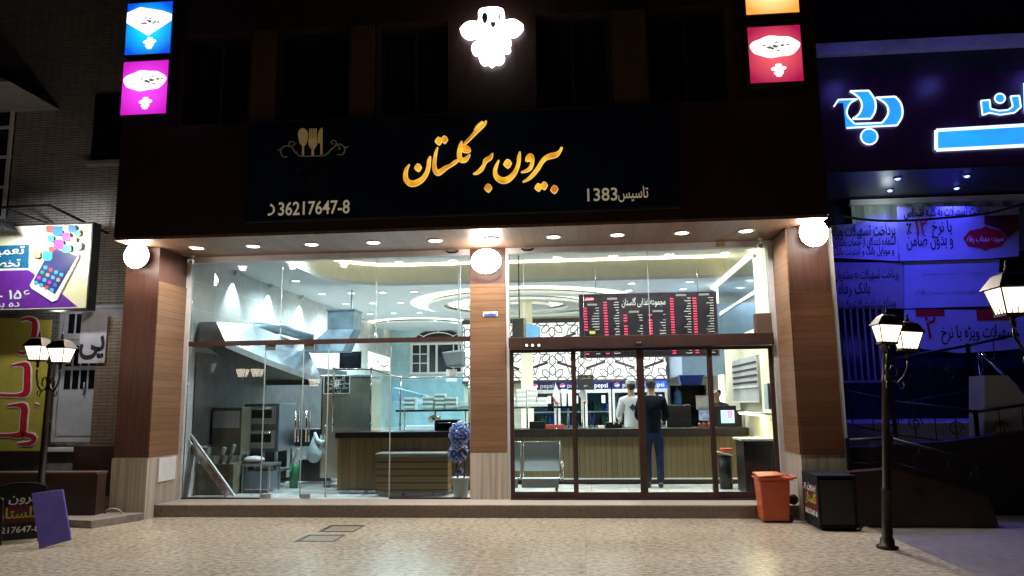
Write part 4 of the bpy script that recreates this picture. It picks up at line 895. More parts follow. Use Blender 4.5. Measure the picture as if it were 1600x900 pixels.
for i in range(5):
    x0, x1 = FX[i]+.015, FX[i+1]-.015; t = thing('drinks_fridge', 'glass door drinks fridge with blue header behind the counter, '+nm5[i], 'fridge', ((x0+x1)/2, 5.9, FL), 'drinks fridges in a row')
    q = MB(); q.box(x0, x1, 6.45, 6.5, FL, 1.86); q.box(x0, x0+.03, 5.95, 6.45, FL, 1.86); q.box(x1-.03, x1, 5.95, 6.45, FL, 1.86); q.box(x0+.03, x1-.03, 5.95, 6.45, FL, FL+.2); build('cabinet', q, m_fwhite, t)
    q = MB(); q.box(x0+.03, x1-.03, 6.44, 6.449, FL+.2, 1.86); build('inner_back', q, m_fin, t)
    q = MB(); q.box(x0, x1, 5.9, 6.5, 1.862, 2.03); hh = build('header', q, m_hdrlit if i == 4 else m_hdr, t)
    q = MB(); q.text('pepsi', .15, at_front((x0+x1)/2+.08, 5.896, 1.945), .001); build('header_text', q, m_txt if i in (2, 4) else m_txtd, hh)
    gx = x0+.11
    q = MB(); q.lathe([(.001, 5.889), (.055, 5.889), (.055, 5.897), (.001, 5.897)], (gx, 0, 1.945), n=18, axis='Y'); build('globe_mark', q, m_txt, hh)
    q = MB(); q.prism([(gx+.053*cos(a_), 1.945+.053*sin(a_)) for a_ in [radians(20+k*16) for k in range(11)]], 5.885, 5.888); build('globe_red', q, mat('globe_red', (.6, .02, .03), .4, emis=(.8, .03, .04), es=.4), hh)
    q = MB(); q.prism([(gx+.053*cos(a_), 1.945+.053*sin(a_)) for a_ in [radians(205+k*14) for k in range(10)]], 5.885, 5.888); build('globe_blue', q, m_hdrlit, hh)
    q = MB(); q.box(x0, x1, 5.90, 5.93, 1.78, 1.86); q.box(x0, x1, 5.90, 5.93, FL+.1, FL+.2)
    q.box(x0, x0+.055, 5.90, 5.93, FL+.2, 1.78); q.box(x1-.055, x1, 5.90, 5.93, FL+.2, 1.78); dr = build('door', q, m_fwhite, t)
    q = MB(); q.box(x0+.055, x1-.055, 5.912, 5.918, FL+.2, 1.78); build('pane', q, m_glass2, dr)
    for z in (.75, 1.02, 1.34): q = MB(); q.box(x0+.035, x1-.035, 5.96, 6.40, z, z+.03); build('shelf', q, m_fwhite, t)
    q = MB(); q.box(x0+.38, x0+.46, 5.893, 5.899, 1.55, 1.72); build('price_card', q, m_white, dr)
    for r_, z in enumerate((1.05, 1.37)):
        for k in range(6):
            xx = x0+.09+k*.082
            if bprot is None or (k+i) % 3 == 0 and len([o for o in bpy.data.objects if o.name.startswith('drink_bottle')]) < 0: pass
            key = (k//2+i+r_) % 3
            if bprot is None: bprot = {}
            if key not in bprot:
                q = MB(); q.lathe([(.03, 0), (.034, .02), (.034, .15), (.012, .21), (.012, .24), (.001, .24)], n=12); o = build('drink_bottle', q, m_btl[key], label='x', cat='bottle', group='bottles in the drinks fridges'); bprot[key] = o
            else: o = bprot[key].copy(); COL.objects.link(o)
            o.location = (xx, 6.02, z+.002); o['label'] = '%s drink bottle, %s on the %s shelf of the %s fridge' % (('dark', 'green', 'blue')[key], ('leftmost', 'second', 'third', 'fourth', 'fifth', 'rightmost')[k], ('lower', 'upper')[r_], nm5[i].replace(' brightly lit', ''))
# lattice light panel
x0, z1 = P_(724, 503, 6.55); x1, z0 = P_(1042, 591, 6.55); z1 = 3.46; z0 = 2.10
la = thing('lattice_light_panel', 'long backlit white panel behind a dark geometric star lattice above the fridges', 'light panel', (0, 6.55, z0))
q = MB(); q.box(x0, x1, 6.55, 6.61, z0, z1); build('lit_panel', q, glow('lattice_backlight', (1, .99, .97), 1.3), la)
q = MB()
for s in ((x0-.02, x1+.06, z1, z1+.10), (x0-.02, x1+.06, z0-.07, z0)): q.box(s[0], s[1], 6.47, 6.61, s[2], s[3])
q.box(x1, x1+.06, 6.47, 6.61, z0, z1); build('frame', q, mat('dark_bronze', (.055, .045, .04), .5, metal=.3), la)
q = MB(); cell = (z1-z0)/2; nx = int((x1-x0)/cell)+1
def clipseg(a, b):
    t0, t1 = 0., 1.
    for d0, p_, lo, hi in ((b[0]-a[0], a[0], x0, x1), (b[1]-a[1], a[1], z0, z1)):
        if abs(d0) < 1e-9:
            if p_ < lo or p_ > hi: return None
            continue
        u_, v_ = (lo-p_)/d0, (hi-p_)/d0
        if u_ > v_: u_, v_ = v_, u_
        t0, t1 = max(t0, u_), min(t1, v_)
    if t1-t0 < .02: return None
    return (a[0]+(b[0]-a[0])*t0, a[1]+(b[1]-a[1])*t0), (a[0]+(b[0]-a[0])*t1, a[1]+(b[1]-a[1])*t1)
def seg(a, b, wd, dy):
    c = clipseg(a, b)
    if c: q.bar((c[0][0], 6.52+dy, c[0][1]), (c[1][0], 6.52+dy, c[1][1]), .02, wd)
for i in range(-1, nx+1):
    for j in range(3):
        cx, cz = x0+i*cell+.1, z0+j*cell
        for k in range(8):
            a0 = k*pi/4; t8 = pi/8; pO = lambda a_, r_: (cx+cell*r_*cos(a_), cz+cell*r_*sin(a_))
            seg(pO(a0, .15), pO(a0+t8, .25), .024, 0); seg(pO(a0+t8, .25), pO(a0+2*t8, .15), .024, .0015)
            seg(pO(a0+t8, .25), pO(a0+t8*.62, .42), .024, .003); seg(pO(a0+t8*.62, .42), pO(a0, .50), .024, .0045)
            seg(pO(a0-t8, .25), pO(a0-t8*.62, .42), .024, .006); seg(pO(a0-t8*.62, .42), pO(a0, .50), .024, .0075)
        if (i+j) % 2 == 0:
            for k in range(4):
                a0 = pi/4+k*pi/2; c2 = (cx+cell*.5*cos(a0)/cos(pi/4), cz+cell*.5*sin(a0)/sin(pi/4) if False else cz+cell*.5*(1 if sin(a0) > 0 else -1)); c2 = (cx+cell*.5*(1 if cos(a0) > 0 else -1), c2[1])
                seg(c2, pO(a0-pi/8, .42), .06, .009); seg(c2, pO(a0+pi/8, .42), .06, .011)
build('star_lattice', q, mat('lattice_wood', (.05, .035, .03), .5), la)
# menu board hanging over counter
x0, x1, z0, z1 = .57, 2.945, 2.42, 3.50; y = 2.1
p = P(905, 460, y); x0 = p.x; p = P(1118, 456, y); x1 = p.x; z1 = p.z; z0 = P(1117, 555, y).z
mn = thing('menu_board', 'wide black hanging menu board with red glowing prices and a script title', 'menu board', ((x0+x1)/2, y, z0))
q = MB(); q.box(x0, x1, y, y+.07, z0, z1); build('panel', q, mat('menu_black', (.012, .010, .014), .25, var=.4, scale=2), mn, bevel=.008)
q = MB()
for s in ((x0-.012, x1+.012, z1, z1+.015), (x0-.012, x1+.012, z0-.015, z0), (x0-.014, x0, z0, z1), (x1, x1+.014, z0, z1)): q.box(s[0], s[1], y-.008, y+.075, s[2], s[3])
build('frame', q, mat('menu_frame', (.06, .035, .04), .4), mn)
q = MB()
for xx in (x0+.3, x1-.3): q.tube([(xx, y+.04, z1+.016), (xx, y+.04, 3.99)], .006)
build('cable', q, m_chrome, mn)
def Mp(px, py): # zoom px (900,455) s=7.27
    p = P(900+px/7.27, 455+py/7.27, y); return p.x, p.z
cols = [(105, 260, 195, 9, 30.5, 20), (330, 485, 128, 13, 30.5, 10), (560, 755, 275, 7, 30.5, 12), (843, 1015, 268, 8, 30.5, 14), (1085, 1300, 85, 14, 29.5, 0), (1345, 1560, 78, 14, 29.5, 0)]
m_led = glow('red_led', (1, .04, .12), 1.5); m_dish = mat('menu_dish_text', (.55, .52, .5), .5, emis=(.5, .48, .46), es=.35)
led, dish, tabs = MB(), MB(), MB(); rnd = random.Random(3)
for (cx, rx, ty, n, dyy, _) in cols:
    for k in range(int((722-ty)/dyy)+1):
        yy__ = ty+k*dyy
        if cx in (560, 843) and yy__ > 520: continue
        if cx == 105 and 460 < yy__ < 690: continue
        if cx == 843 and k == 1: continue
        if cx == 560 and k == 3: continue
        px = cx+k*1.6; X, Z = Mp(px, ty+k*dyy)
        for dgt in range(4): led.box(X-.030+dgt*.0155, X-.030+dgt*.0155+.0125, y-.004, y-.0005, Z-.0095, Z+.0095)
        Xr, _z = Mp(rx+k*1.0, ty+k*dyy); L = rnd.uniform(.05, .13)*(1 if cx > 1000 or cx < 200 else .8); n2 = int(L/.012)
        for s in range(n2): zz_ = rnd.uniform(-.003, .006); dish.box(Xr-s*.0135-.012, Xr-s*.0135, y-.003, y-.0005, Z-.004+zz_, Z+.004+zz_)
    X, Z = Mp((cx+rx)/2, ty-42); tabs.box(X-.09, X+.09, y-.003, y-.0005, Z-.018, Z+.018)
build('price_digits', led, m_led, mn); build('dish_names', dish, m_dish, mn); build('heading_tabs', tabs, mat('heading_tab', (.14, .13, .11), .4), mn)
X, Z = Mp(150, 92); q = MB(); q.lathe([(.001, y-.006), (.07, y-.006), (.07, y-.001), (.001, y-.001)], (X, 0, Z), n=20, axis='Y', sx=1.25, sy=.42); build('red_badge', q, mat('badge_red', (.5, .01, .03), .4, emis=(1, .05, .12), es=.8), mn)
q = MB(); q.text('گلستان', .055, at_front(X, y-.009, Z), .001); build('badge_text', q, m_white, mn)
q = MB(); Xa, Z = Mp(520, 130); Xb, _ = Mp(1015, 130); q.text('مجموعه غذایی گلستان', .17, at_front((Xa+Xb)/2, y-.005, Z), .002, fit=Xb-Xa, off=-.002); build('title', q, mat('silver_script', (.5, .5, .48), .4, metal=.3, emis=(.4, .4, .38), es=.3), mn)
X, Z = Mp(185, 472); q = MB(); q.box(X-.05, X+.05, y-.03, y-.002, Z-.025, Z+.03); build('yellow_tag', q, mat('lime_card', (.3, .33, .03), .5), mn)
# small hanging signs
x0, z1 = P_(902, 586, 2.0); x1, z0 = P_(928, 609, 2.0)
t = thing('hanging_notice', 'small black hanging notice with gold heading left of the cook', 'sign', ((x0+x1)/2, 2.0, z0))
q = MB(); q.box(x0, x1, 2.0, 2.012, z0, z1); build('panel', q, m_ink, t); q = MB(); q.text('گلستان', .06, at_front((x0+x1)/2, 1.998, z1-.05), .001); build('heading', q, m_gold, t); q = MB(); q.text('منو', .055, at_front((x0+x1)/2, 1.998, z0+.08), .001); build('writing', q, m_white, t)
q = MB(); q.tube([((x0+x1)/2, 2.006, z1), ((x0+x1)/2, 2.006, 3.99)], .004, 5); build('wire', q, m_chrome, t)
x0, z1 = P_(692, 551, 2.2); x1, z0 = P_(724, 573, 2.2)
t = thing('grey_air_unit', 'grey covered unit hanging left of the middle pillar', 'unit', (x0, 2.2, z0))
q = MB(); q.hexa([(x0+.08, 2.1, z0), (x1, 2.1, z0), (x1, 2.5, z0), (x0+.08, 2.5, z0)], [(x0, 2.05, z1), (x1, 2.05, z1+.04), (x1, 2.5, z1+.04), (x0, 2.5, z1)]); build('body', q, mat('grey_cover', (.11, .12, .13), .7, bump=.3), t, bevel=.03)
q = MB(); q.bar((x1-.1, 2.3, z1+.04), (x1-.1, 2.3, 3.99), .03); build('mount', q, m_steel2, t)
q = MB(); a, b = P(697, 577, 2.2), P(714, 596, 2.2); q.box(a.x, b.x, 2.2, 2.21, b.z, a.z); t2 = build('paper_notice', q, m_white, label='white paper notice under the grey hanging unit', cat='notice')
q = MB(); q.text('فیش', .07, at_front((a.x+b.x)/2, 2.198, (a.z+b.z)/2), .001); build('writing', q, m_ink, t2)
x0, z1 = P_(800, 497, 1.2); x1, z0 = P_(821, 528, 1.2)
t = thing('wall_speaker', 'grey box hanging from the ceiling just right of the middle pillar', 'box', (x0, 1.2, z0)); q = MB(); q.box(x0, x1, 1.2, 1.5, z0, z1); build('body', q, mat('speaker_grey', (.13, .12, .09), .6), t, bevel=.01)
q = MB(); q.bar(((x0+x1)/2, 1.35, z1), ((x0+x1)/2, 1.35, 4.45), .02); build('mount', q, m_black, t)
x0, z1 = P_(822, 505, 2.4); x1, z0 = P_(843, 528, 2.4)
q = MB(); q.hexa([(x0, 2.4, z0), (x1, 2.4, z0), (x1, 2.7, z0), (x0, 2.7, z0)], [(x0, 2.4, z1), (x1, 2.4, z1-.06), (x1, 2.7, z1-.06), (x0, 2.7, z1)]); build('blue_crate', q, mat('pale_blue_plastic', (.10, .25, .42), .4), label='pale blue crate seen high beside the hanging grey box', cat='crate')
# right back shelf with tub, bottle
t = thing('back_shelf', 'dark shelf unit standing behind the till, carrying a blue tub', 'shelf', (2.68, 3.6, FL))
x0, _ = P_(1046, 600, 3.5); x1, zt = P_(1102, 601, 3.5)
q = MB(); q.box(x0, x1, 3.75, 3.8, FL, zt-.01); q.box(x0, x0+.03, 3.45, 3.75, FL, zt-.01); q.box(x1-.03, x1, 3.45, 3.75, FL, zt-.01); build('frame', q, m_black2, t)
for z in (.9, 1.45, zt-.03): q = MB(); q.box(x0+.03, x1-.03, 3.45, 3.74, z, z+.02); build('shelf', q, m_black2, t)
a, b = P(1060, 586, 3.5), P(1099, 586, 3.5); q = MB(); q.hexa([(a.x+.05, 3.46, zt-.009), (b.x-.05, 3.46, zt-.009), (b.x-.05, 3.72, zt-.009), (a.x+.05, 3.72, zt-.009)], [(a.x, 3.42, a.z), (b.x, 3.42, a.z), (b.x, 3.74, a.z), (a.x, 3.74, a.z)]); build('blue_tub', q, m_blue, label='bright blue plastic tub on top of the dark shelf', cat='tub', bevel=.01)
p = P(1056, 606, 3.4); q = MB(); q.smooth = True; q.lathe([(.09, 1.475), (.10, 1.5), (.10, p.z-.08), (.03, p.z-.02), (.03, p.z+.02), (.001, p.z+.02)], (p.x+.03, 3.58, 0), n=16); build('water_bottle', q, mat('blue_bottle_clear', (.04, .12, .32), .15), label='big blue water bottle on the dark shelf', cat='bottle')
# tills
def monitor(u0, u1, v0, v1, Y, lab, screen):
    x0, z1 = P_(u0, v0, Y); x1, z0 = P_(u1, v1, Y); t = thing('till_monitor', lab, 'monitor', ((x0+x1)/2, Y, 1.12))
    q = MB(); q.box(x0, x1, Y, Y+.04, z0, z1); build('case', q, m_black2, t, bevel=.008)
    q = MB(); q.bar(((x0+x1)/2, Y+.06, 1.125), ((x0+x1)/2, Y+.06, (z0+z1)/2), .04); q.box((x0+x1)/2-.1, (x0+x1)/2+.1, Y-.04, Y+.14, 1.121, 1.133); build('stand', q, m_black2, t)
    if screen:
        cx0, cz1 = P_(1126, 641, Y-.003); cx1, cz0 = P_(1148, 661, Y-.003)
        q = MB(); q.box(cx0, cx1, Y-.004, Y-.001, cz0, cz1); build('screen', q, glow('screen_cyan', (.55, .85, 1), .95), t)
        w_ = cx1-cx0; h_ = cz1-cz0; q = MB()
        for r_ in range(6):
            for c_ in range(3): q.box(cx0+w_*(.5+c_*.12), cx0+w_*(.61+c_*.12), Y-.007, Y-.0045, cz0+h_*(.40+r_*.095), cz0+h_*(.48+r_*.095))
        build('screen_keys', q, glow('screen_pink', (.85, .25, .85), .9), t)
        q = MB()
        for r_ in range(5): q.box(cx0+w_*.88, cx0+w_*.97, Y-.007, Y-.0045, cz0+h_*(.35+r_*.12), cz0+h_*(.43+r_*.12))
        build('screen_buttons', q, glow('screen_white', (1, 1, 1), 1), t)
monitor(1041, 1081, 633, 670, 2.25, 'black back of a till monitor on the counter right of the customer', 0)
monitor(1119, 1152, 634, 668, 2.15, 'till touch screen with blue and pink keys on the right of the counter', 1)
q = MB(); a, b = P(1146, 641, 2.3), P(1160, 671, 2.3); q.box(a.x, b.x, 2.3, 2.33, 1.122, a.z); build('card_terminal', q, m_black2, label='dark upright panel just right of the lit till screen', cat='panel')
q = MB(); x0, z1 = P_(1087, 618, 2.4); x1, z0 = P_(1110, 640, 2.4); q.box(x0, x1, 2.4, 2.41, z0, z1); t = build('leaflet_holder', q, mat('grey_leaflet', (.22, .21, .2), .5), label='grey leaflet in a clear stand between the two till screens', cat='leaflet')
q = MB(); q.box(x0+.02, x1-.0, 2.36, 2.366, 1.122, z0+.05); build('clear_stand', q, m_glass2, t)
q = MB(); x0, z1 = P_(1092, 641, 2.3); x1, z0 = P_(1112, 657, 2.3); q.box(x0, x1, 2.31, 2.33, z0, z1); build('leaflet', q, mat('leaflet_blue', (.25, .32, .5), .5, var=.5, scale=14), t)
for k, u in enumerate((1094, 1101, 1108)): p = P(u, 662, 2.1); q = MB(); q.lathe([(.028, 1.122), (.03, 1.13), (.03, 1.19), (.022, 1.2), (.001, 1.2)], (p.x, 2.15, 0), n=10); build('sauce_jar', q, mat('red_sauce', (.18, .03, .02), .3), label='small red sauce jar on the counter, %s of three' % ('left', 'middle', 'right')[k], cat='jar', group='sauce jars by the till')
# louvre cabinet on right wall
lv = thing('louvred_unit', 'grey wall unit with four dark slots on the right wall', 'wall unit', (3.38, 1.8, 1.55))
q = MB(); q.box(3.38, 3.428, .97, 3.0, 1.56, 2.30); build('body', q, mat('unit_grey', (.42, .43, .42), .4), lv)
for k in range(4): q = MB(); z = 1.86+k*.105; q.box(3.372, 3.379, 1.03, 2.95, z, z+.035); build('slot', q, m_black, lv)
q = MB(); q.box(3.36, 3.428, .97, 3.0, 1.545, 1.559); q.box(3.36, 3.379, .97, 3.0, 1.79, 1.81); build('bright_edge', q, m_white, lv)
q = MB(); a, b = PX(1196, 605, 3.36), PX(1214, 640, 3.36); q.box(3.30, 3.475, .05, .29, b.z-.0, a.z+.05); build('white_cabinet', q, mat('pale_blue_cabinet', (.50, .62, .66), .35), label='small pale cabinet on the right wall beside the door', cat='cabinet', bevel=.006)
t = thing('lit_wall_shelf', 'wall shelf with yellow light under it above the dark cabinet', 'shelf', (3.4, 1.0, 1.4)); q = MB(); q.box(3.28, 3.42, .40, 2.2, 1.36, 1.39); build('shelf_board', q, m_white, t); q = MB(); q.box(3.30, 3.33, .42, 2.18, 1.345, 1.358); build('light_strip', q, m_cove, t)
lamp('AREA', (3.32, 1.1, 1.33), 9, (1, .9, .5), .5, t)
# dark side cabinet
t = thing('side_cabinet', 'black side cabinet with a pale stone top inside the right end of the door', 'cabinet', (3.25, .85, FL))
q = MB(); q.box(3.02, 3.46, .58, 1.2, FL, .965); build('body', q, m_black2, t, bevel=.005); q = MB(); q.box(2.98, 3.47, .54, 1.22, .967, 1.0); build('top', q, mat('pale_stone_top', (.5, .55, .53), .25, var=.1), t, bevel=.006)
t = thing('pedal_bin', 'small dark bin with a white flap and red lid beside the side cabinet', 'bin', (2.86, 1.0, FL))
q = MB(); q.lathe([(.10, FL), (.12, .70), (.001, .70)], (2.86, 1.3, 0), n=16); build('body', q, m_black2, t); q = MB(); q.hexa([(2.70, 1.16, .76), (2.96, 1.16, .70), (2.96, 1.42, .70), (2.70, 1.42, .76)], [(2.70, 1.16, .78), (2.96, 1.16, .72), (2.96, 1.42, .72), (2.70, 1.42, .78)]); build('flap', q, m_white, t); q = MB(); q.box(2.80, 2.97, 1.2, 1.4, .785, .815); build('lid', q, mat('red_lid', (.6, .05, .02), .4), t)
# waiting chairs
ch = thing('waiting_chair', 'grey perforated steel waiting seats on a beam behind the first door leaf', 'seat', (-.1, .7, FL))
m_perf = mat('perforated_steel', (.34, .39, .39), .5, metal=.3, var=.1, scale=60)
for a, b in ((-.97, -.42), (-.36, .20)):
    q = MB(); n = 7; prof = [(.70+.035*sin(i/(n-1)*pi)-.0+.10*(i/(n-1))**2*0, .52+i/(n-1)*.44) for i in range(n)]
    for i in range(n-1):
        (y0, z0), (y1, z1) = prof[i], prof[i+1]; y0 += .10*(i/(n-1)); y1 += .10*((i+1)/(n-1))
        q.hexa([(a, y0, z0), (b, y0, z0), (b, y0+.012, z0), (a, y0+.012, z0)], [(a, y1, z1), (b, y1, z1), (b, y1+.012, z1), (a, y1+.012, z1)])
    build('backrest', q, m_perf, ch)
    q = MB(); q.hexa([(a, .26, .44), (b, .26, .44), (b, .70, .41), (a, .70, .41)], [(a, .26, .455), (b, .26, .455), (b, .70, .425), (a, .70, .425)]); q.hexa([(a, .25, .31), (b, .25, .31), (b, .265, .31), (a, .265, .31)], [(a, .245, .445), (b, .245, .445), (b, .26, .455), (a, .26, .455)]); build('seat', q, m_perf, ch)
    q = MB(); q.tube([(a-.008, .28, .44), (a-.008, .66, .42), (a-.008, .72, .5), (a-.008, .83, .965), (b+.008, .83, .965), (b+.008, .72, .5), (b+.008, .66, .42), (b+.008, .28, .44)], .012); build('seat_frame', q, m_chrome, ch)
q = MB(); q.box(-1.0, .24, .46, .52, .34, .39); build('beam', q, m_black, ch)
q = MB(); q.tube([(.25, .5, .40), (.25, .72, .42), (.25, .72, .64), (.25, .66, .68), (.25, .34, .66)], .022); build('armrest', q, m_chrome, ch)
for xx in (-.9, .16): q = MB(); q.tube([(xx, .49, .36), (xx, .42, FL+.02), (xx, .2, FL+.015)], .02); q.tube([(xx, .49, .36), (xx, .60, FL+.02), (xx, .85, FL+.015)], .02); build('leg', q, m_chrome, ch)
# topiary
tp_ = thing('flower_ball_plant', 'artificial plant of two blue and white flower balls in a white pot by the pillar', 'plant', (-1.29, .22, FL))
q = MB(); q.lathe([(.10, FL), (.13, .45), (.14, .46), (.14, .475), (.125, .475), (.12, .43), (.001, .43)], (-1.29, .22, 0), n=22); build('pot', q, m_white, tp_)
q = MB(); q.tube([(-1.33, .22, .43), (-1.36, .22, .6), (-1.31, .22, .78), (-1.29, .22, 1.05)], .014); q.tube([(-1.24, .22, .43), (-1.22, .22, .6), (-1.25, .22, .85)], .012); build('stem', q, m_black, tp_)
def fball(c, r, n, ms, seed):
    rnd = random.Random(seed); q = MB(); q.m(2); q.ball(c, r*.8, 10)
    for i in range(n):
        a = rnd.uniform(0, 2*pi); zz_ = rnd.uniform(-1, 1); s = sqrt(1-zz_*zz_); d = Vector((s*cos(a), s*sin(a), zz_)); p = Vector(c)+d*r*rnd.uniform(.78, 1.04)
        t1 = d.cross(Vector((rnd.uniform(-1, 1), rnd.uniform(-1, 1), rnd.uniform(-1, 1)))).normalized(); t2 = d.cross(t1); sz = r*rnd.uniform(.12, .2)
        q.m(0 if rnd.random() < .5 else 1); q.face([p-t1*sz*.5, p+t2*sz+d*sz*.5, p+t1*sz*.5+d*sz*.7, p-t2*sz*.6+d*sz*.2])
    return q
m_fb = [mat('blue_petals', (.18, .26, .75), .6, var=.4, scale=20), mat('pale_petals', (.75, .78, .92), .6, var=.2, scale=20), mat('dark_petals', (.04, .06, .28), .7)]
build('flower_ball', fball((-1.30, .22, 1.13), .165, 420, m_fb, 1), m_fb, tp_); build('flower_ball', fball((-1.33, .22, .84), .155, 380, m_fb, 2), m_fb, tp_); build('flower_ball', fball((-1.30, .2, .56), .06, 60, m_fb, 3), m_fb, tp_)
q = MB(); q.stroke([(-1.26, .90, .02), (-1.20, .86, .05), (-1.17, .80, .02)], .05, .06); build('ribbon', q, m_red, tp_)
# ================================================================ PEOPLE
def skin(name, chains, mt, parent, sub=2, extra=None):
    """chains: lists of (x,y,z,r); first vertex of later chains joins the nearest existing vertex when it coincides"""
    verts, edges, rad = [], [], []
    def vid(p):
        for i, v in enumerate(verts):
            if (Vector(v)-Vector(p[:3])).length < 1e-4: return i
        verts.append(tuple(p[:3])); rad.append(p[3]); return len(verts)-1
    for c in chains:
        ids = [vid(p) for p in c]
        for a, b in zip(ids, ids[1:]): edges.append((a, b))
    me = bpy.data.meshes.new(name+'_rig'); me.from_pydata(verts, edges, []); o = bpy.data.objects.new(name+'_rig', me); COL.objects.link(o)
    md = o.modifiers.new('s', 'SKIN'); 
    for i, r in enumerate(rad):
        sv = me.skin_vertices[0].data[i]; sv.radius = (r, r) if isinstance(r, (int, float)) else r
    me.skin_vertices[0].data[0].use_root = True
    sb = o.modifiers.new('u', 'SUBSURF'); sb.levels = sub; sb.render_levels = sub
    dg = bpy.context.evaluated_depsgraph_get(); ev = o.evaluated_get(dg).to_mesh()
    q = MB(); q.smooth = True; k = q.addv([tuple(v.co) for v in ev.vertices])
    for p in ev.polygons: q.addf([k+i for i in p.vertices])
    o.evaluated_get(dg).to_mesh_clear(); bpy.data.objects.remove(o)
    if extra: extra(q)
    # part meshes are written in the local frame of the person
    m_ = bpy.data.meshes.new(name); m_.from_pydata(q.v, [], q.f); m_.materials.append(mt); m_.polygons.foreach_set('use_smooth', [True]*len(q.f)); m_.update()
    ob_ = bpy.data.objects.new(name, m_); COL.objects.link(ob_); ob_.parent = parent; return ob_
m_skin = mat('skin', (.45, .26, .18), .5, var=.06); m_hair = mat('black_hair', (.012, .010, .009), .5, var=.3, scale=40)
def figure(label, loc, rz, shirt, trouser, height=1.75, capmat=None, arms='front', shoes=m_black, sc=1, logo=False):
    """local frame: faces +Y, feet at z=0; 1.75 m tall"""
    t = thing('person', label, 'person', loc); t.rotation_euler = (0, 0, rz)
    for s_ in (1,): pass
    hs = 1
    if arms == 'front': el = [(.24, .02, 1.14), (.17, .22, 1.06)]; 
    else: el = [(.26, 0, 1.13), (.27, .08, .88)]
    body = [[(0, 0, .95, .09), (0, 0, 1.12, .08), (0, 0, 1.30, .085), (0, .0, 1.42, .07), (0, .005, 1.49, .055), (0, .015, 1.55, .058), (0, .02, 1.63, .085), (0, .02, 1.70, .070)]]
    for s in (-1, 1):
        e, h_ = el; e = (e[0]*s, e[1], e[2]); h_ = (h_[0]*s, h_[1], h_[2])
        body.append([(0, 0, 1.42, .07), (.17*s, 0, 1.40, .045), (e[0], e[1], e[2], .04), (h_[0], h_[1], h_[2], .026)])
        d = (Vector(h_)-Vector(e)).normalized(); side = Vector((1, 0, 0)) if arms == 'front' else Vector((0, 1, 0)); palm = Vector(h_)+d*.07
        body.append([(h_[0], h_[1], h_[2], .026), (*palm, .030)])
        for f_ in range(4):
            off = side*(-.026+.0175*f_); L = (.062, .074, .07, .055)[f_]; curl = Vector((0, 0, -1)) if arms == 'front' else Vector((-.6*s, 0, -.3))
            a1 = palm+off*.8+d*.02; a2 = a1+d*L*.55+curl*.006; a3 = a2+d*L*.4+curl*.02
            body.append([(*palm, .030), (*a1, .009), (*a2, .0085), (*a3, .0065)])
        th = Vector(h_)+d*.03; sd_ = side*(-1 if arms == 'front' and s > 0 else 1)*.035
        body.append([(*palm, .030), (*(th+sd_), .010), (*(th+sd_*1.5+d*.035), .009)])
        body.append([(0, 0, .95, .09), (.09*s, 0, .88, .07), (.10*s, .01, .50, .048), (.10*s, -.01, .10, .036), (.10*s, .06, .035, .032)])
    def face(q):
        q.smooth = True
        q.tube([(0, .10, 1.655), (0, .118, 1.62), (0, .10, 1.61)], [.008, .014, .006], 6)
        for s in (-1, 1): q.ball((.03*s, .094, 1.655), .011, 6); q.ball((.085*s, .01, 1.64), .022, 6, (.4, .8, 1.2))
        q.tube([(-.022, .098, 1.583), (0, .104, 1.581), (.022, .098, 1.583)], .006, 5)
    skin('body', body, m_skin, t, extra=face)
    sh = [[(0, 0, .85, .150), (0, 0, .92, .155), (0, 0, 1.08, .150), (0, 0, 1.28, .160), (0, 0, 1.41, .125), (0, .0, 1.50, .072)]]
    for s in (-1, 1):
        e, h_ = el; e = (e[0]*s, e[1], e[2]); h_ = (h_[0]*s, h_[1], h_[2]); mid = Vector(e)*.06+Vector(h_)*.94
        sh.append([(0, 0, 1.41, .125), (.175*s, 0, 1.385, .080), (e[0], e[1], e[2], .062), (*mid, .045)])
    so = skin('jacket' if not capmat and shirt is not m_white else 'shirt', sh, shirt, t)
    tr = []
    tr = [[(0, 0, 1.0, .13), (0, 0, .88, .14)]]
    for s in (-1, 1): tr.append([(0, 0, .88, .14), (.095*s, 0, .80, .092), (.10*s, .01, .50, .070), (.10*s, -.01, .07, .062)])
    skin('trousers', tr, trouser, t)
    for s in (-1, 1): skin('shoe', [[(.10*s, -.03, .045, .042), (.10*s, .06, .042, .042), (.105*s, .17, .03, .028)]], shoes, t, sub=2)
    hr = [[(0, -.03, 1.57, .062), (0, -.022, 1.66, .098), (0, .0, 1.735, .085)]]
    skin('hair', hr, m_hair, t)
    if capmat: skin('cap', [[(0, -.01, 1.67, .108), (0, -.01, 1.73, .112), (0, -.012, 1.785, .085)]], capmat, t)
    if logo:
        q = MB(); q.text('\u25C6', .14, at_front(-.03, -.165, 1.26), .004); m_ = bpy.data.meshes.new('back_emblem'); m_.from_pydata(q.v, [], q.f); m_.materials.append(mat('navy_emblem', (.02, .03, .08), .6)); ob_ = bpy.data.objects.new('back_emblem', m_); COL.objects.link(ob_); ob_.parent = t
    t.scale = (sc, sc, sc); return t
p = PZ(1026, 764, FL)
figure('customer in a dark navy jacket and blue jeans seen from behind at the counter', (1.73, 1.42, FL), -.12, mat('navy_jacket', (.0045, .007, .014), .9, var=.3, bump=.2, spec=.08), mat('blue_jeans', (.013, .022, .060), .9, var=.3, scale=12, bump=.2, spec=.08), sc=1.02)
figure('cook in a white shirt and white cap with a dark emblem on his back', (1.50, 3.0, FL), .25, m_white, m_black, capmat=m_white, sc=1.02, logo=True)
figure('cashier with dark hair mostly hidden behind the lit till screen', (3.06, 2.92, FL), 2.6, mat('black_shirt', (.02, .02, .025), .7), m_black, arms='side', sc=.93)

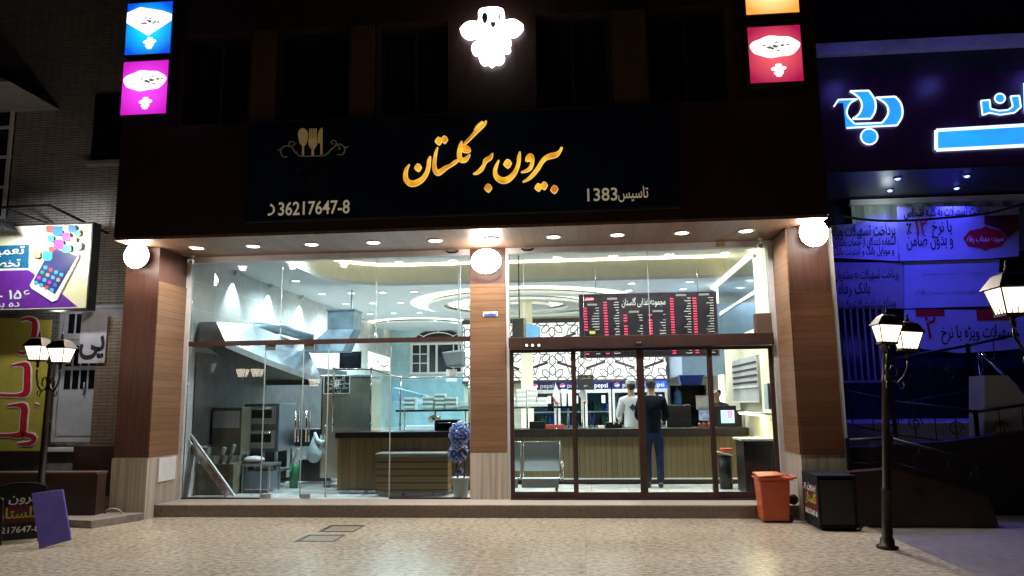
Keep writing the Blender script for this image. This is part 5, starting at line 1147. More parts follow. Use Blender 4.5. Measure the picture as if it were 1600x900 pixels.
# ================================================================ STREET LAMPS
def lantern(q_top, q_gl, c, s=1):
    x, y, z = c; a, b, h = .095*s, .150*s, .24*s
    A_ = [(x-a, y-a, z), (x+a, y-a, z), (x+a, y+a, z), (x-a, y+a, z)]; B_ = [(x-b, y-b, z+h), (x+b, y-b, z+h), (x+b, y+b, z+h), (x-b, y+b, z+h)]
    q_gl.hexa([(px*.97+x*.03, py*.97+y*.03, pz+.012) for px, py, pz in A_], [(px*.97+x*.03, py*.97+y*.03, pz-.005) for px, py, pz in B_])
    for i in range(4):
        q_top.bar(A_[i], B_[i], .010*s); j = (i+1) % 4; q_top.bar(B_[i], B_[j], .018*s)
        for k in (1, 2, 3):
            f_ = k/4; p0_ = Vector(A_[i])*(1-f_)+Vector(A_[j])*f_; p1_ = Vector(B_[i])*(1-f_)+Vector(B_[j])*f_; q_top.bar(p0_, p0_+(p1_-p0_)*(.26 if k == 2 else .16), .006*s)
    q_top.box(x-a-.01, x+a+.01, y-a-.01, y+a+.01, z-.015, z+.008)
    e = b+.025*s; m1, m2 = .10*s, .05*s
    q_top.hexa([(x-e, y-e, z+h), (x+e, y-e, z+h), (x+e, y+e, z+h), (x-e, y+e, z+h)], [(x-m1, y-m1, z+h+.12*s), (x+m1, y-m1, z+h+.12*s), (x+m1, y+m1, z+h+.12*s), (x-m1, y+m1, z+h+.12*s)])
    q_top.hexa([(x-m1, y-m1, z+h+.12*s), (x+m1, y-m1, z+h+.12*s), (x+m1, y+m1, z+h+.12*s), (x-m1, y+m1, z+h+.12*s)], [(x-m2, y-m2, z+h+.15*s), (x+m2, y-m2, z+h+.15*s), (x+m2, y+m2, z+h+.15*s), (x-m2, y+m2, z+h+.15*s)])
    q_top.lathe([(.02*s, z+h+.15*s), (.03*s, z+h+.18*s), (.012*s, z+h+.20*s), (.02*s, z+h+.215*s), (.003, z+h+.27*s)], (x, y, 0), n=10)
    q_top.lathe([(.012*s, z-.12*s), (.03*s, z-.08*s), (.018*s, z-.05*s), (.04*s, z-.015)], (x, y, 0), n=10)
def street_lamp(label, base, zl, offs, tilt=0, s=.95, power=26, zg=0, gm=None):
    bx, by = base; t = thing('street_lamp', label, 'street lamp', (bx, by, zg), 'iron street lamps')
    q = MB(); q.lathe([(.11, zg), (.11, zg+.03), (.075, zg+.035), (.07, zg+.10), (.055, zg+.12), (.05, zg+.6), (.058, zg+.62), (.044, zg+.64), (.034, zl-.45), (.05, zl-.43), (.034, zl-.41), (.03, zl-.10), (.05, zl-.07), (.028, zl-.02), (.035, zl+.02), (.004, zl+.08)], (bx, by, 0), n=16); build('post', q, m_lmetal, t)
    q = MB()
    for ox, oy, dz in offs:
        L = hypot(ox, oy); dx, dy = ox/L, oy/L; pts_ = [(bx+dx*r*L, by+dy*r*L, zl-.32+h) for r, h in ((0, 0), (.25, -.10), (.55, -.13), (.85, -.05), (1.0, .06+dz), (1.0, .14+dz))]
        q.tube(pts_, .013, 7); q.tube([(bx+dx*r*L, by+dy*r*L, zl-.32+h) for r, h in ((.1, -.04), (.3, .06), (.5, .04), (.55, -.04), (.42, -.06))], .009, 6); q.tube([(bx+dx*r*L, by+dy*r*L, zl-.32+h) for r, h in ((.55, -.13), (.7, -.2), (.85, -.17), (.8, -.12))], .008, 6)
    build('arms', q, m_lmetal, t)
    for ox, oy, dz in offs:
        c = (bx+ox, by+oy, zl-.06+dz); qt, qg = MB(), MB(); lantern(qt, qg, c, s)
        o = build('lantern', qt, m_lmetal, t); build('lantern_glass', qg, gm or m_lant, o)
        lamp('POINT', (c[0], c[1], c[2]+.12), power, (1, .72, .42), .09, t)
    if tilt: t.rotation_euler = (0, tilt, 0)
    return t
pl_ = P(72, 560, -1.9)
street_lamp('black iron street lamp with two glowing lanterns before the repair shop sign', (-6.50, -1.9), 2.26, [(-.17, -.02, .02), (.20, -.08, -.02)], 0, .80, 12)
street_lamp('black iron street lamp with two glowing lanterns right of the black sign box', (3.80, -2.684), 2.22, [(-.05, -.19, .03), (.22, -.05, -.02), ], .07, .80, 16)
a = P(1577, 452, -4.6)
street_lamp('nearer iron street lamp whose big lantern is cut by the right edge', (a.x+.33, -4.6), a.z-.14, [(-.33, 0, -.02), (.2, .25, 0)], 0, .95, 16)
street_lamp('iron street lamp behind the viewer, seen only mirrored in the shop glass', (-9.85, -11.6), 2.52, [(-.24, 0, .0), (.24, .0, -.0)], 0, 1.1, 260, gm=m_lant2)
street_lamp('single lantern iron street lamp behind the viewer, mirrored near the glass door handles', (-7.55, -11.6), 2.2, [(-.2, 0, .0)], 0, 1.0, 260, gm=m_lant2)

# ================================================================ PLAZA THINGS
t = thing('wheelie_bin', 'orange plastic wheelie bin standing at the right end of the step', 'bin', (3.06, -.8, 0))
q = MB(); q.hexa([(2.90, -.98, .02), (3.24, -.98, .02), (3.24, -.68, .02), (2.90, -.68, .02)], [(2.875, -1.01, .54), (3.265, -1.01, .54), (3.265, -.65, .54), (2.875, -.65, .54)]); build('body', q, m_orange, t, bevel=.02)
q = MB(); q.box(2.855, 3.30, -1.03, -.63, .541, .575); build('rim', q, m_orange, t, bevel=.006)
q = MB(); q.hexa([(2.86, -1.03, .585), (3.20, -1.03, .60), (3.20, -.62, .60), (2.86, -.62, .60)], [(2.87, -1.02, .60), (3.19, -1.02, .625), (3.19, -.63, .625), (2.87, -.63, .62)]); build('lid', q, m_orange, t, bevel=.008)
q = MB(); q.tube([(3.26, -1.0, .57), (3.34, -1.0, .575), (3.34, -.66, .575), (3.26, -.66, .57)], .014); build('handle', q, m_orange, t)
for yy in (-.93, -.73): q = MB(); q.lathe([(.001, -.015), (.055, -.015), (.055, .015), (.001, .015)], (3.265, yy, .057), n=16, axis='X'); build('wheel', q, m_black2, t)
q = MB(); q.smooth = True; q.ball((3.37, -.70, .26), .07, 10, (1, .8, 1)); build('round_cap', q, m_black2, label='small dark round cap on the step end behind the orange bin', cat='cap')
def lettered(q_w, q_y, Mx, w_, h_):
    q_w.text('بیرون بر', h_*.21, Mx @ Matrix.Translation((0, h_*.27, 0)), .002, fit=w_*.85, off=.012)
    q_y.text('گلستان', h_*.26, Mx @ Matrix.Translation((0, 0, 0)), .002, fit=w_*.8, off=.016)
    q_w.text('36217647-8', h_*.15, Mx @ Matrix.Translation((0, -h_*.29, 0)), .002, fit=w_*.85, off=.012)
m_lime = mat('lime_lettering', (.36, .42, .04), .5); m_wlet = mat('white_lettering', (.65, .62, .6), .5); m_maroon = mat('maroon_print', (.10, .012, .018), .5)
t = thing('sign_box', 'black open sign box lettered on its side, right of the orange bin', 'sign box', (3.7, -1.2, 0))
q = MB(); X0, X1, Y0, Y1, ZH = 3.44, 3.90, -1.58, -.92, .66
for s in ((X0, X0+.03, Y0, Y1, .03, ZH), (X1-.03, X1, Y0, Y1, .03, ZH), (X0+.03, X1-.03, Y0, Y1, ZH-.03, ZH), (X0+.03, X1-.03, Y0, Y1, .03, .06), (X0+.03, X1-.03, Y1-.03, Y1, .06, ZH-.03)): q.box(*s)
build('box_body', q, mat('box_black', (.007, .009, .012), .6, spec=.2), t, bevel=.004)
q = MB(); q.box(X0+.03, X1-.03, Y0+.02, Y0+.04, .06, ZH-.06); build('inner_panel', q, m_black, t)
LEFTF = Matrix(((0, 0, -1, X0-.003), (-1, 0, 0, (Y0+Y1)/2), (0, 1, 0, .35), (0, 0, 0, 1)))
q = MB(); q.box(X0-.002, X0-.0005, Y0+.04, Y1-.04, .2, .46); build('maroon_band', q, m_maroon, t)
qw, qy = MB(), MB(); lettered(qw, qy, LEFTF, .6, .6); build('lettering', qw, m_wlet, t); build('lime_lettering', qy, m_lime, t)
for yy in (Y0+.05, Y1-.05):
    for xx in (X0+.04, X1-.04): q = MB(); q.lathe([(.015, 0), (.015, .03)], (xx, yy, 0), n=10); build('foot', q, m_black, t)
q = MB(); q.hexa([(3.915, -1.55, .02), (4.02, -1.30, .02), (4.03, -1.31, .02), (3.925, -1.56, .02)], [(3.91, -1.42, .58), (4.05, -1.12, .50), (4.06, -1.13, .50), (3.92, -1.43, .58)]); build('teal_board', q, mat('teal_board', (.02, .07, .10), .5), label='dark teal board leaning on the right side of the sign box', cat='board')
# left boards
def aboard(label, cx, cy_, rz, w_, h_, lean=.12):
    t = thing('sandwich_board', label, 'sandwich board', (0, 0, 0), 'black lettered boards')
    Mx = Matrix.Rotation(-lean, 4, 'X')
    for s in (1, -1):
        Mm = Matrix.Translation((0, -.16*s, .03)) @ Matrix.Rotation(0 if s > 0 else pi, 4, 'Z') @ Mx
        n = 9; out = [(-w_/2, 0), (w_/2, 0), (w_/2, h_*.85)]+[(w_/2*cos(a_), h_*.85+h_*.15*sin(a_)) for a_ in [pi*i/n for i in range(1, n)]]+[(-w_/2, h_*.85)]
        q = MB(); q.prism(out, 0, .02); q.xform(Mm); pn = build('board', q, mat('board_black', (.012, .010, .012), .45), t)
        q = MB(); q.box(-w_*.42, w_*.42, -.003, -.001, h_*.30, h_*.60); q.xform(Mm); build('maroon_band', q, m_maroon, pn)
        qw, qy = MB(), MB(); lettered(qw, qy, Mm @ Matrix.Translation((0, -.005, h_*.46)) @ FRONT, w_, h_); build('lettering', qw, m_wlet, pn); build('lime_lettering', qy, m_lime, pn)
        q = MB()
        for xx in (-w_/2+.04, w_/2-.04): q.bar((xx, .01, -.03), (xx, .01, .0), .025)
        q.xform(Mm); build('leg', q, m_black, pn)
    t.location = (cx, cy_, 0); t.rotation_euler = (0, 0, rz); return t
aboard('black rounded board with white and lime lettering, nearest the left edge', -6.40, -3.25, .40, .72, .60)
aboard('black lettered board standing behind the nearest one, beside the purple board', -6.32, -2.50, .55, .58, .66)
q = MB(); A_ = [P(111, 830, -2.75), P(62, 843, -3.0), P(50, 757, -2.95), P(98, 751, -2.70)]
q.hexa([A_[1], A_[0], A_[0]+Vector((0, .03, 0)), A_[1]+Vector((0, .03, 0))], [A_[2], A_[3], A_[3]+Vector((0, .03, 0)), A_[2]+Vector((0, .03, 0))])
dz = min(v[2] for v in q.v); q.v = [(x, y, z-dz+.0) for x, y, z in q.v]
t = build('purple_board', q, m_purb, label='plain purple board tilted on the paving beside the black boards', cat='board', bevel=.004)
# drain covers
for k, pts_ in enumerate((((497, 831), (520, 821), (570, 821), (550, 831)), ((461, 846), (485, 836), (540, 836), (520, 846)))):
    A_ = [PZ(u, v, 0) for u, v in pts_]; x0, x1 = min(a.x for a in A_), max(a.x for a in A_); y0, y1 = min(a.y for a in A_), max(a.y for a in A_)
    t = thing('drain_cover', 'paved inspection cover with a dark joint, %s of the pair' % ('farther' if k == 0 else 'nearer'), 'cover', ((x0+x1)/2, (y0+y1)/2, 0), 'inspection covers in the paving')
    q = MB()
    for s in ((x0, x1, y1-.10, y1), (x0, x0+.06, y0, y1-.10), (x1-.012, x1, y0, y1-.10), (x0+.06, x1-.012, y0, y0+.008)): q.box(s[0], s[1], s[2], s[3], .001, .004)
    build('joint', q, m_black, t); q = MB(); q.box(x0+.06, x1-.012, y0+.008, y1-.10, .001, .006); build('cover_slab', q, mat('cover_slab', (.24, .20, .155), .4, var=.2, scale=20), t)
# plinth at left pillar
q = MB(); q.prism_z([(-6.78, -.87), (-6.75, -1.45), (-5.95, -1.62), (-5.67, -.94), (-5.67, -.87)], .001, .10); build('plinth', q, m_conc, label='low worn concrete plinth at the foot of the left pillar', cat='plinth', bevel=.005)
q = MB(); q.tube([(-6.05+.12*cos(a_), -1.0, .10+.07*sin(a_)) for a_ in [pi*i/10 for i in range(11)]], .012, 7); build('hose_loop', q, mat('pale_hose', (.35, .33, .28), .5), label='pale half ring standing on the concrete plinth', cat='hose')

# ================================================================ LEFT NEIGHBOUR
lb = thing('brick_house', 'neighbouring pale brick house with a raised white door on the left', 'building', (-9, .3, 0))
q = MB(); q.box(-16, -6.21, .3, 6, .9, 11); build('wall', q, m_brick, lb)
q = MB(); q.box(-16, -6.21, .12, .299, 0, .899); build('stone_foot', q, mat('grey_stone_foot', (.26, .24, .22), .6, var=.2), lb)
q = MB(); q.box(-16, -6.3, .03, .29, .90, .955); build('ledge', q, m_white, lb)
q = MB(); q.box(-16, -7.85, .25, .299, 1.35, 1.39); build('ledge', q, m_white, lb)
q = MB(); q.box(-6.95, -6.22, -.3, .298, .9, 3.0); build('brick_jamb', q, tiles('tan_brick', (.22, .165, .12), (.08, .06, .04), .24, .052, .006, .5, 'XZ', rough=.6), lb)
a, b = P(105, 484, .28), P(160, 690, .28); dx0, dx1, dz0, dz1 = a.x, b.x+.35, b.z, a.z
q = MB(); q.box(dx0, dx1, .24, .29, dz0, dz1); q.box(dx0-.06, dx0, .20, .295, dz0, dz1+.06); q.box(dx0, dx1, .20, .295, dz1, dz1+.06); q.box(dx0, dx1, .22, .239, dz1-.5, dz1-.44); q.box(dx0+.03, dx1-.05, .225, .239, dz0+.1, dz0+.75); dr = build('door', q, mat('door_white', (.5, .5, .52), .5), lb)
for k in range(4):
    xx = dx0+.08+k*.14
    for z0_, z1_ in ((dz0+.85, dz0+1.15), (dz0+1.22, dz0+1.55), (dz1-.40, dz1-.08)): q = MB(); q.box(xx, xx+.10, .228, .238, z0_, z1_); build('door_pane', q, m_darkwin, dr)
q = MB(); q.tube([(dx0+.45, .2, dz0+.75), (dx0+.45, .2, dz0+.95)], .012); build('handle', q, m_steel2, dr)
a, b = P(150, 148, .28), P(187, 252, .28)
q = MB(); q.box(a.x, b.x, .27, .299, b.z, a.z); wn = build('window', q, m_darkwin, lb); q = MB(); q.box(a.x-.05, b.x+.05, .18, .299, b.z-.06, b.z); build('sill', q, mat('stone_sill', (.3, .28, .27), .6), wn)
a, b = P(-40, 157, .28), P(10, 340, .28)
q = MB(); q.box(a.x, b.x, .27, .299, b.z, a.z); wn = build('window', q, m_darkwin, lb)
q = MB()
for xx in (a.x, b.x-.07, b.x-.45): q.box(xx, xx+.06, .24, .269, b.z, a.z)
for k in range(5): zz_ = b.z+(a.z-b.z)*k/4; q.box(a.x, b.x, .245, .268, zz_-.025, zz_+.025)
build('frame', q, m_white, wn)
a = P(43, 143, -.5); q = MB(); q.prism([(-12, a.z+.0), (a.x, a.z), (a.x-.25, a.z+.12), (a.x-.6, a.z+.30), (-12, a.z+.30)], -.9, .299); build('canopy', q, mat('canopy_plaster', (.36, .35, .34), .7), lb)
# brown marble parapet
q = MB(); q.box(-14, -6.22, -1.15, -.95, 0, .66); q.box(-14, -6.22, -.94, -.1, 0, .30); build('parapet', q, m_marb, label='low brown marble parapet left of the shop', cat='wall')
q = MB(); q.box(-14, -6.22, -1.18, -.92, .661, .69); build('coping', q, mat('brown_coping', (.12, .08, .065), .35), label='polished coping along the brown parapet', cat='coping')
# brown inner wall below shop ledge
q = MB(); q.box(-7.0, -6.22, -.60, .10, .31, 1.02); build('marble_block', q, m_marb, label='dark marble block between the white door and the left pillar', cat='block', bevel=.01)
# repair shop sign
rs = thing('repair_shop_sign', 'yellow and purple repair shop sign with a big white phone and app squares', 'sign', (-8, -.6, 3.1))
Yr = -.6
def R_(px, py, y=Yr-.004): p = P(px/5.293, 330+py/5.293, y); return p.x, p.z
xe, zb = R_(712, 800); zt_ = R_(712, 105)[1]
q = MB(); q.box(-10.5, xe, Yr, Yr+.18, zb, zt_); build('panel', q, mat('sign_yellow', (.62, .58, .22), .5, var=.1, scale=1.2, col2=(.75, .74, .62)), rs)
q = MB(); q.prism([(-10.5, zb+.01), R_(640, 790), R_(520, 690), R_(235, 487), (-10.5, R_(0, 490)[1])], Yr-.006, Yr-.001); build('purple_field', q, m_pur, rs)
q = MB(); q.prism([R_(235, 487), R_(0, 492), R_(0, 476), R_(238, 470)], Yr-.009, Yr-.007); build('white_line', q, m_white, rs)
q = MB(); q.prism([(-10.5, R_(0, 283)[1]), R_(240, 278), R_(235, 470), (-10.5, R_(0, 474)[1])][::-1], Yr-.006, Yr-.001); build('teal_field', q, mat('teal_print', (.01, .12, .24), .5), rs)
q = MB(); x, z = R_(120, 325); q.text('تعمیرات', .20, at_front(x-.28, Yr-.012, z), .003, off=.012, fit=.9); x, z = R_(110, 430); q.text('تخصصی', .19, at_front(x-.28, Yr-.012, z), .003, off=.012, fit=.8)
x, z = R_(120, 695); q.text('۰۲۱ - ۱۵۶', .20, at_front(x-.20, Yr-.012, z), .003, off=.010, fit=.9); x, z = R_(90, 768); q.text('ده بزرگی', .15, at_front(x-.2, Yr-.012, z), .003, off=.008, fit=.7)
build('lettering', q, m_white, rs)
q = MB(); q.prism([R_(*p) for p in ((470, 300), (665, 362), (655, 395), (480, 735), (440, 752), (270, 640), (255, 615), (430, 300))], Yr-.03, Yr-.007); build('printed_phone', q, m_white, rs)
q = MB(); q.prism([R_(*p) for p in ((478, 318), (650, 372), (465, 688), (290, 575), (420, 330))], Yr-.034, Yr-.031); build('printed_screen', q, mat('screen_print', (.04, .04, .15), .4, var=.5, scale=2), rs)
icols = {'red': (.5, .08, .06), 'blue': (.03, .15, .5), 'green': (.05, .35, .18), 'magenta': (.45, .05, .4), 'tan': (.4, .3, .2), 'cyan': (.05, .4, .6)}
def icon(px, py, s, cn_, y):
    r = s; pts_ = [(px+r*dx, py+r*dy) for dx, dy in ((-1, -.6), (-.6, -1), (.6, -1), (1, -.6), (1, .6), (.6, 1), (-.6, 1), (-1, .6))]
    Q[cn_].prism([R_(*p) for p in pts_][::-1], y-.006, y)
Q = {k: MB() for k in icols}
for i, (px, py, s, cn_) in enumerate(((422, 152, 28, 'red'), (490, 168, 40, 'blue'), (560, 145, 28, 'tan'), (612, 150, 30, 'blue'), (652, 185, 26, 'green'), (562, 215, 34, 'magenta'), (435, 232, 26, 'cyan'), (500, 280, 40, 'magenta'), (565, 315, 36, 'green'), (620, 245, 26, 'tan'), (658, 290, 32, 'blue'), (320, 360, 30, 'tan'), (405, 372, 40, 'cyan'), (440, 320, 22, 'red'))): icon(px, py, s, cn_, Yr-.036-.002*(i % 4))
for i in range(4):
    for j in range(4): icon(388+i*44-j*26, 468+i*20+j*42, 15, ('cyan', 'blue', 'tan', 'red', 'magenta', 'green')[(i*3+j*5) % 6] if (i+j) % 3 else 'cyan', Yr-.0345)
for k, v in Q.items(): build('app_squares', v, mat('icon_'+k, icols[k], .4), rs)
q = MB(); q.box(-10.5, xe+.02, Yr-.01, Yr+.19, zt_, zt_+.03); q.box(xe, xe+.02, Yr-.01, Yr+.19, zb, zt_); q.box(-10.5, xe+.02, Yr-.01, Yr+.19, zb-.025, zb)
pA = P(0, 325, -.9); pB = P(78, 321, -.9); pC = P(153, 351, -.0)
q.bar((pA.x-1.5, -.9, pA.z), (pB.x, -.9, pB.z), .035); q.bar((pB.x, -.9, pB.z), (pC.x, .28, zt_+.05), .03); q.bar((-8.2, -.9, pA.z), (-8.2, .28, zt_+.2), .02); build('frame', q, m_black, rs)
t = thing('sign_floodlight', 'dark floodlight lighting the repair shop sign from above', 'floodlight', (-8.75, -1.0, 4.5))
a = P(12, 353, -1.1); q = MB(); q.hexa([(a.x-.4, -1.25, a.z-.06), (a.x+.08, -1.25, a.z-.06), (a.x+.08, -1.0, a.z-.06), (a.x-.4, -1.0, a.z-.06)], [(a.x-.38, -1.2, a.z+.05), (a.x-.02, -1.2, a.z+.05), (a.x-.02, -1.0, a.z+.08), (a.x-.38, -1.0, a.z+.08)]); build('housing', q, m_black2, t)
q = MB(); q.bar((a.x-.1, -1.1, a.z+.06), (a.x-.1, -.9, a.z+.2), .02); build('arm', q, m_black, t)
lamp('SPOT', (a.x+.35, -1.6, a.z-.05), 140, (.95, .97, 1), .08, t, spot=125, blend=.7, rot=(radians(62), 0, radians(4)))
lamp('POINT', (-7.6, -.35, 2.97), 4.5, (.9, .93, 1), .1, t)
# red and yellow banner
bn_ = thing('yellow_banner', 'tall yellow banner with big red letters outlined in white, lower left', 'banner', (-8.6, -.05, .95))
def Yb(px, py, y=-.05): p = P(px/3.743, 480+py/3.743, y); return p.x, p.z
q = MB(); q.prism([(-10.2, Yb(0, 30)[1]), Yb(300, 75), Yb(245, 840), (-10.2, Yb(0, 835)[1])][::-1], -.05, -.02); build('cloth', q, m_yel, bn_)
def yb(pts_, k=0): return [(*Yb(p[0], p[1]), (p[2]+k)/3.743*.0092) for p in pts_]
strokes = [[(125, 75, 14), (170, 68, 22), (205, 85, 34), (208, 130, 40), (200, 170, 40)], [(110, 262, 12), (140, 270, 18), (160, 262, 12)], [(72, 342, 10), (120, 335, 20), (160, 345, 40), (162, 430, 46), (155, 500, 46), (100, 515, 18), (0, 512, 16)], [(48, 578, 10), (100, 572, 20), (145, 585, 44), (142, 660, 46), (130, 740, 44), (60, 748, 18), (0, 748, 18)], [(130, 745, 20), (180, 750, 28), (205, 770, 30), (180, 795, 24), (105, 800, 8)], [(205, 568, 14), (232, 575, 10)]]
qw, qr, qk = MB(), MB(), MB()
for gi in ((0,), (1,), (2,), (3, 4), (5,)):
    qw, qr = MB(), MB()
    for g2 in gi: qw.stroke(yb(strokes[g2], 16), -.062, -.051); qr.stroke(yb(strokes[g2]), -.068, -.063)
    lo = build('letter_outline', qw, m_white, bn_); build('red_letter', qr, m_red, lo)
# white notice
a, b = P(128, 487, -.33), P(163, 567, -.33)
t = thing('white_notice', 'white cloth notice with black letters hanging over the white door', 'notice', (a.x, -.33, b.z)); q = MB(); q.box(a.x, b.x, -.33, -.32, b.z, a.z); build('cloth', q, mat('notice_cloth', (.5, .5, .56), .7), t)
q = MB(); q.text('پی', .55, at_front((a.x+b.x)/2, -.334, b.z+.36), .002, off=.02, fit=(b.x-a.x)*.95); build('lettering', q, m_ink, t)

# ================================================================ BANK ON THE RIGHT
m_bface = mat('bank_fascia_maroon', (.055, .014, .045), .3, var=.2)
m_bblue = glow('bank_blue', (.03, .30, 1), 1.0, col2=(.02, .42, 1), scale=2); m_bedge = glow('bank_white_edge', (.75, .9, 1), 1.5)
bk = thing('bank_building', 'bank building with dark maroon fascia and a blue lit recessed front', 'building', (8, 1, 0))
YB = 1.0; zf0 = P(1400, 262, YB).z
q = MB(); q.box(4.12, 16, YB, 2.9, zf0, 6.90); build('fascia', q, m_bface, bk)
a, b, c, d_ = P(1278, 73, YB), P(1600, 50, YB), P(1278, 88, YB), P(1600, 72, YB)
q = MB(); q.box(4.12, 16, YB-.12, 2.9, c.z-.02, a.z); build('cornice', q, mat('cornice_plaster', (.5, .5, .52), .6), bk); zc0, zc1 = c.z-.02, a.z
q = MB(); q.box(4.12, 16, YB+.02, 2.9, 6.901, zc0-.001); q.box(4.12, 16, YB+.5, 6, zc1, 10); q.box(4.12, 4.3, YB, 3.4, 0, zf0); build('wall', q, mat('bank_stone', (.022, .017, .016), .5, var=.2), bk)
q = MB(); q.box(4.3, 16, 2.9, 3.1, 0, zf0); build('rear_wall', q, mat('bank_glass_dark', (.02, .02, .035), .2), bk)
q = MB(); q.box(4.3, 16, YB+.02, 2.89, zf0-.04, zf0-.002); build('canopy_underside', q, mat('underside', (.04, .04, .06), .4), bk)
for k, (u, v) in enumerate(((1403, 281), (1390, 292), (1511, 276), (1494, 287))):
    p = PZ(u, v, zf0-.045); yy = (1.45, 2.2)[k % 2]; pp = P(u, v, yy)
    t = thing('blue_downlight', 'small blue spotlight under the bank canopy, %s' % ('front left', 'rear left', 'front right', 'rear right')[k], 'spotlight', (pp.x, yy, zf0-.05), 'blue spotlights under the bank canopy')
    q = MB(); q.lathe([(.07, zf0-.041), (.07, zf0-.06), (.045, zf0-.062), (.001, zf0-.058)], (pp.x, yy, 0), n=14); build('trim_ring', q, m_chrome, t); q = MB(); q.lathe([(.001, zf0-.085), (.03, zf0-.078), (.042, zf0-.063)], (pp.x, yy, 0), n=12); build('lens', q, glow('blue_lens', (.16, .22, 1), 8), t)
    lamp('SPOT', (pp.x, yy+.1, zf0-.09), 75 if k % 2 else 140, (.06, .06, 1), .03, t, spot=128, blend=.8)
def Z5(pt, y=YB-.03): p = P(1290+pt[0]/7.5, 120+pt[1]/7.5, y); return (p.x, p.z)+((pt[2]/7.5*.0108,) if len(pt) > 2 else ())
lg = thing('bank_emblem', 'blue neon emblem outlined in white above a blue dot on the bank fascia', 'emblem', (5.5, YB, 5.8))
def catm(pts_, sub=6): return catmull(pts_, sub)
P1 = [(285, 170), (330, 200), (385, 240), (420, 300), (420, 370), (395, 430), (320, 492), (530, 492), (565, 440), (588, 370), (580, 280), (555, 215), (505, 162)]
P2 = [(600, 245), (670, 280), (720, 340), (730, 400), (715, 460), (665, 535), (560, 548), (340, 552), (290, 500), (250, 440), (248, 390), (270, 330), (310, 290), (370, 262), (150, 268), (130, 300), (215, 300), (245, 600), (835, 570), (885, 480), (900, 390), (880, 310), (815, 232)]
q = MB(); q.prism([Z5(p) for p in P1], YB-.03, YB-.001); q.prism([Z5(p) for p in P2], YB-.028, YB-.001)
q.prism([Z5((510+95*cos(a_), 702+88*sin(a_))) for a_ in [i*2*pi/28 for i in range(28)]], YB-.03, YB-.001); build('blue_faces', q, m_bblue, lg)
q = MB()
def outl_(pts_, w_=17, closed=True):
    pp = [(p[0], p[1], w_) for p in pts_]; pp = pp+[pp[0]] if closed else pp
    for a_, b_ in zip(pp, pp[1:]): q.stroke([Z5(a_), Z5(b_)], YB-.036, YB-.031, 1)
outl_([(x, y) for x, y in catm([(285, 170), (385, 240), (425, 330), (395, 430), (315, 495)])], 20, False); outl_([(315, 495), (530, 492)], 20, False); outl_(catm([(530, 492), (580, 400), (578, 275), (505, 162)]), 20, False); outl_([(505, 162), (285, 170)], 20, False)
outl_(catm([(600, 245), (705, 320), (735, 400), (715, 470), (660, 540)]), 20, False); outl_([(660, 540), (340, 552)], 20, False); outl_(catm([(340, 552), (265, 470), (248, 400), (290, 310), (370, 262)]), 18, False)
outl_([(370, 262), (150, 268), (95, 352)], 18, False); outl_([(245, 600), (835, 570)], 20, False); outl_(catm([(835, 570), (890, 480), (900, 390), (875, 300), (815, 232)]), 20, False); outl_([(815, 232), (585, 245)], 20, False)
outl_([(510+98*cos(a_), 702+92*sin(a_)) for a_ in [i*2*pi/28 for i in range(28)]], 17); build('white_outline', q, m_bedge, lg)
# bank lettering and bar
lt = thing('bank_lettering', 'blue neon letters and long bar at the right edge of the bank fascia', 'lettering', (7.3, YB, 5.6))
def Z6(pt, y=YB-.03): p = P(1200+pt[0]/4, pt[1]/4, y); return (p.x, p.z)+((pt[2]/4*.0108,) if len(pt) > 2 else ())
q = MB(); P3 = [(1330, 630), (1385, 625), (1390, 680), (1440, 692), (1500, 688), (1530, 665), (1515, 602), (1570, 598), (1580, 670), (1540, 705), (1450, 718), (1385, 705), (1340, 720)]
bar_ = [(1050, 815), (1800, 770), (1800, 900), (1050, 938)]
q.prism([Z6(p) for p in P3], YB-.03, YB-.001); q.prism([Z6((1449+30*cos(a_), 615+28*sin(a_))) for a_ in [i*2*pi/20 for i in range(20)]], YB-.03, YB-.001); q.prism([Z6(p) for p in bar_], YB-.03, YB-.001); q.prism([Z6(p) for p in ((1600, 520), (1650, 518), (1650, 700), (1605, 700))], YB-.03, YB-.001); build('blue_faces', q, m_bblue, lt)
q = MB()
def outl6(pts_, w_=9):
    pp = [(p[0], p[1], w_) for p in pts_]; pp.append(pp[0])
    for a_, b_ in zip(pp, pp[1:]): q.stroke([Z6(a_), Z6(b_)], YB-.036, YB-.031, 1)
outl6(P3); outl6([(1449+32*cos(a_), 615+30*sin(a_)) for a_ in [i*2*pi/20 for i in range(20)]]); outl6(bar_, 20); outl6([(1600, 520), (1650, 518), (1650, 700), (1605, 700)]); build('white_outline', q, m_bedge, lt)
for x_, z_, p_ in ((5.5, 6.1, 1.6), (6.8, 5.9, 2.2), (8.0, 5.9, 2.2)): lamp('POINT', (x_, YB-.35, z_), p_, (.12, .22, 1), .15, lt)
for x_ in (5.2, 6.8, 8.4): lamp('POINT', (x_, YB-.8, 7.0), 5, (.18, .16, 1), .15, bk)
# curtain
q = MB(); a, b = P(1328, 276, 2.75), P(1420, 350, 2.75); zt_ = zf0-.06; n = 46; x0 = P(1328, 300, 2.75).x; x1 = x0+3.4
for i in range(n):
    xa, xb = x0+(x1-x0)*i/n, x0+(x1-x0)*(i+1)/n; ya, yb_ = 2.75+.03*sin(i*1.35), 2.75+.03*sin((i+1)*1.35); q.smooth = True; q.face([(xa, ya, 4.2), (xb, yb_, 4.2), (xb, yb_, zt_-.12), (xa, ya, zt_-.12)])
t = build('curtain', q, mat('pleated_curtain', (.36, .42, .38), .8, var=.06), label='pale pleated curtain behind the bank banners', cat='curtain')
q = MB(); q.box(x0-.03, x1, 2.68, 2.82, zt_-.12, zt_-.02); build('curtain_rail', q, m_white, t)
lamp('POINT', (x0+.5, 2.3, 5.0), 4, (.75, .9, .85), .1, t)
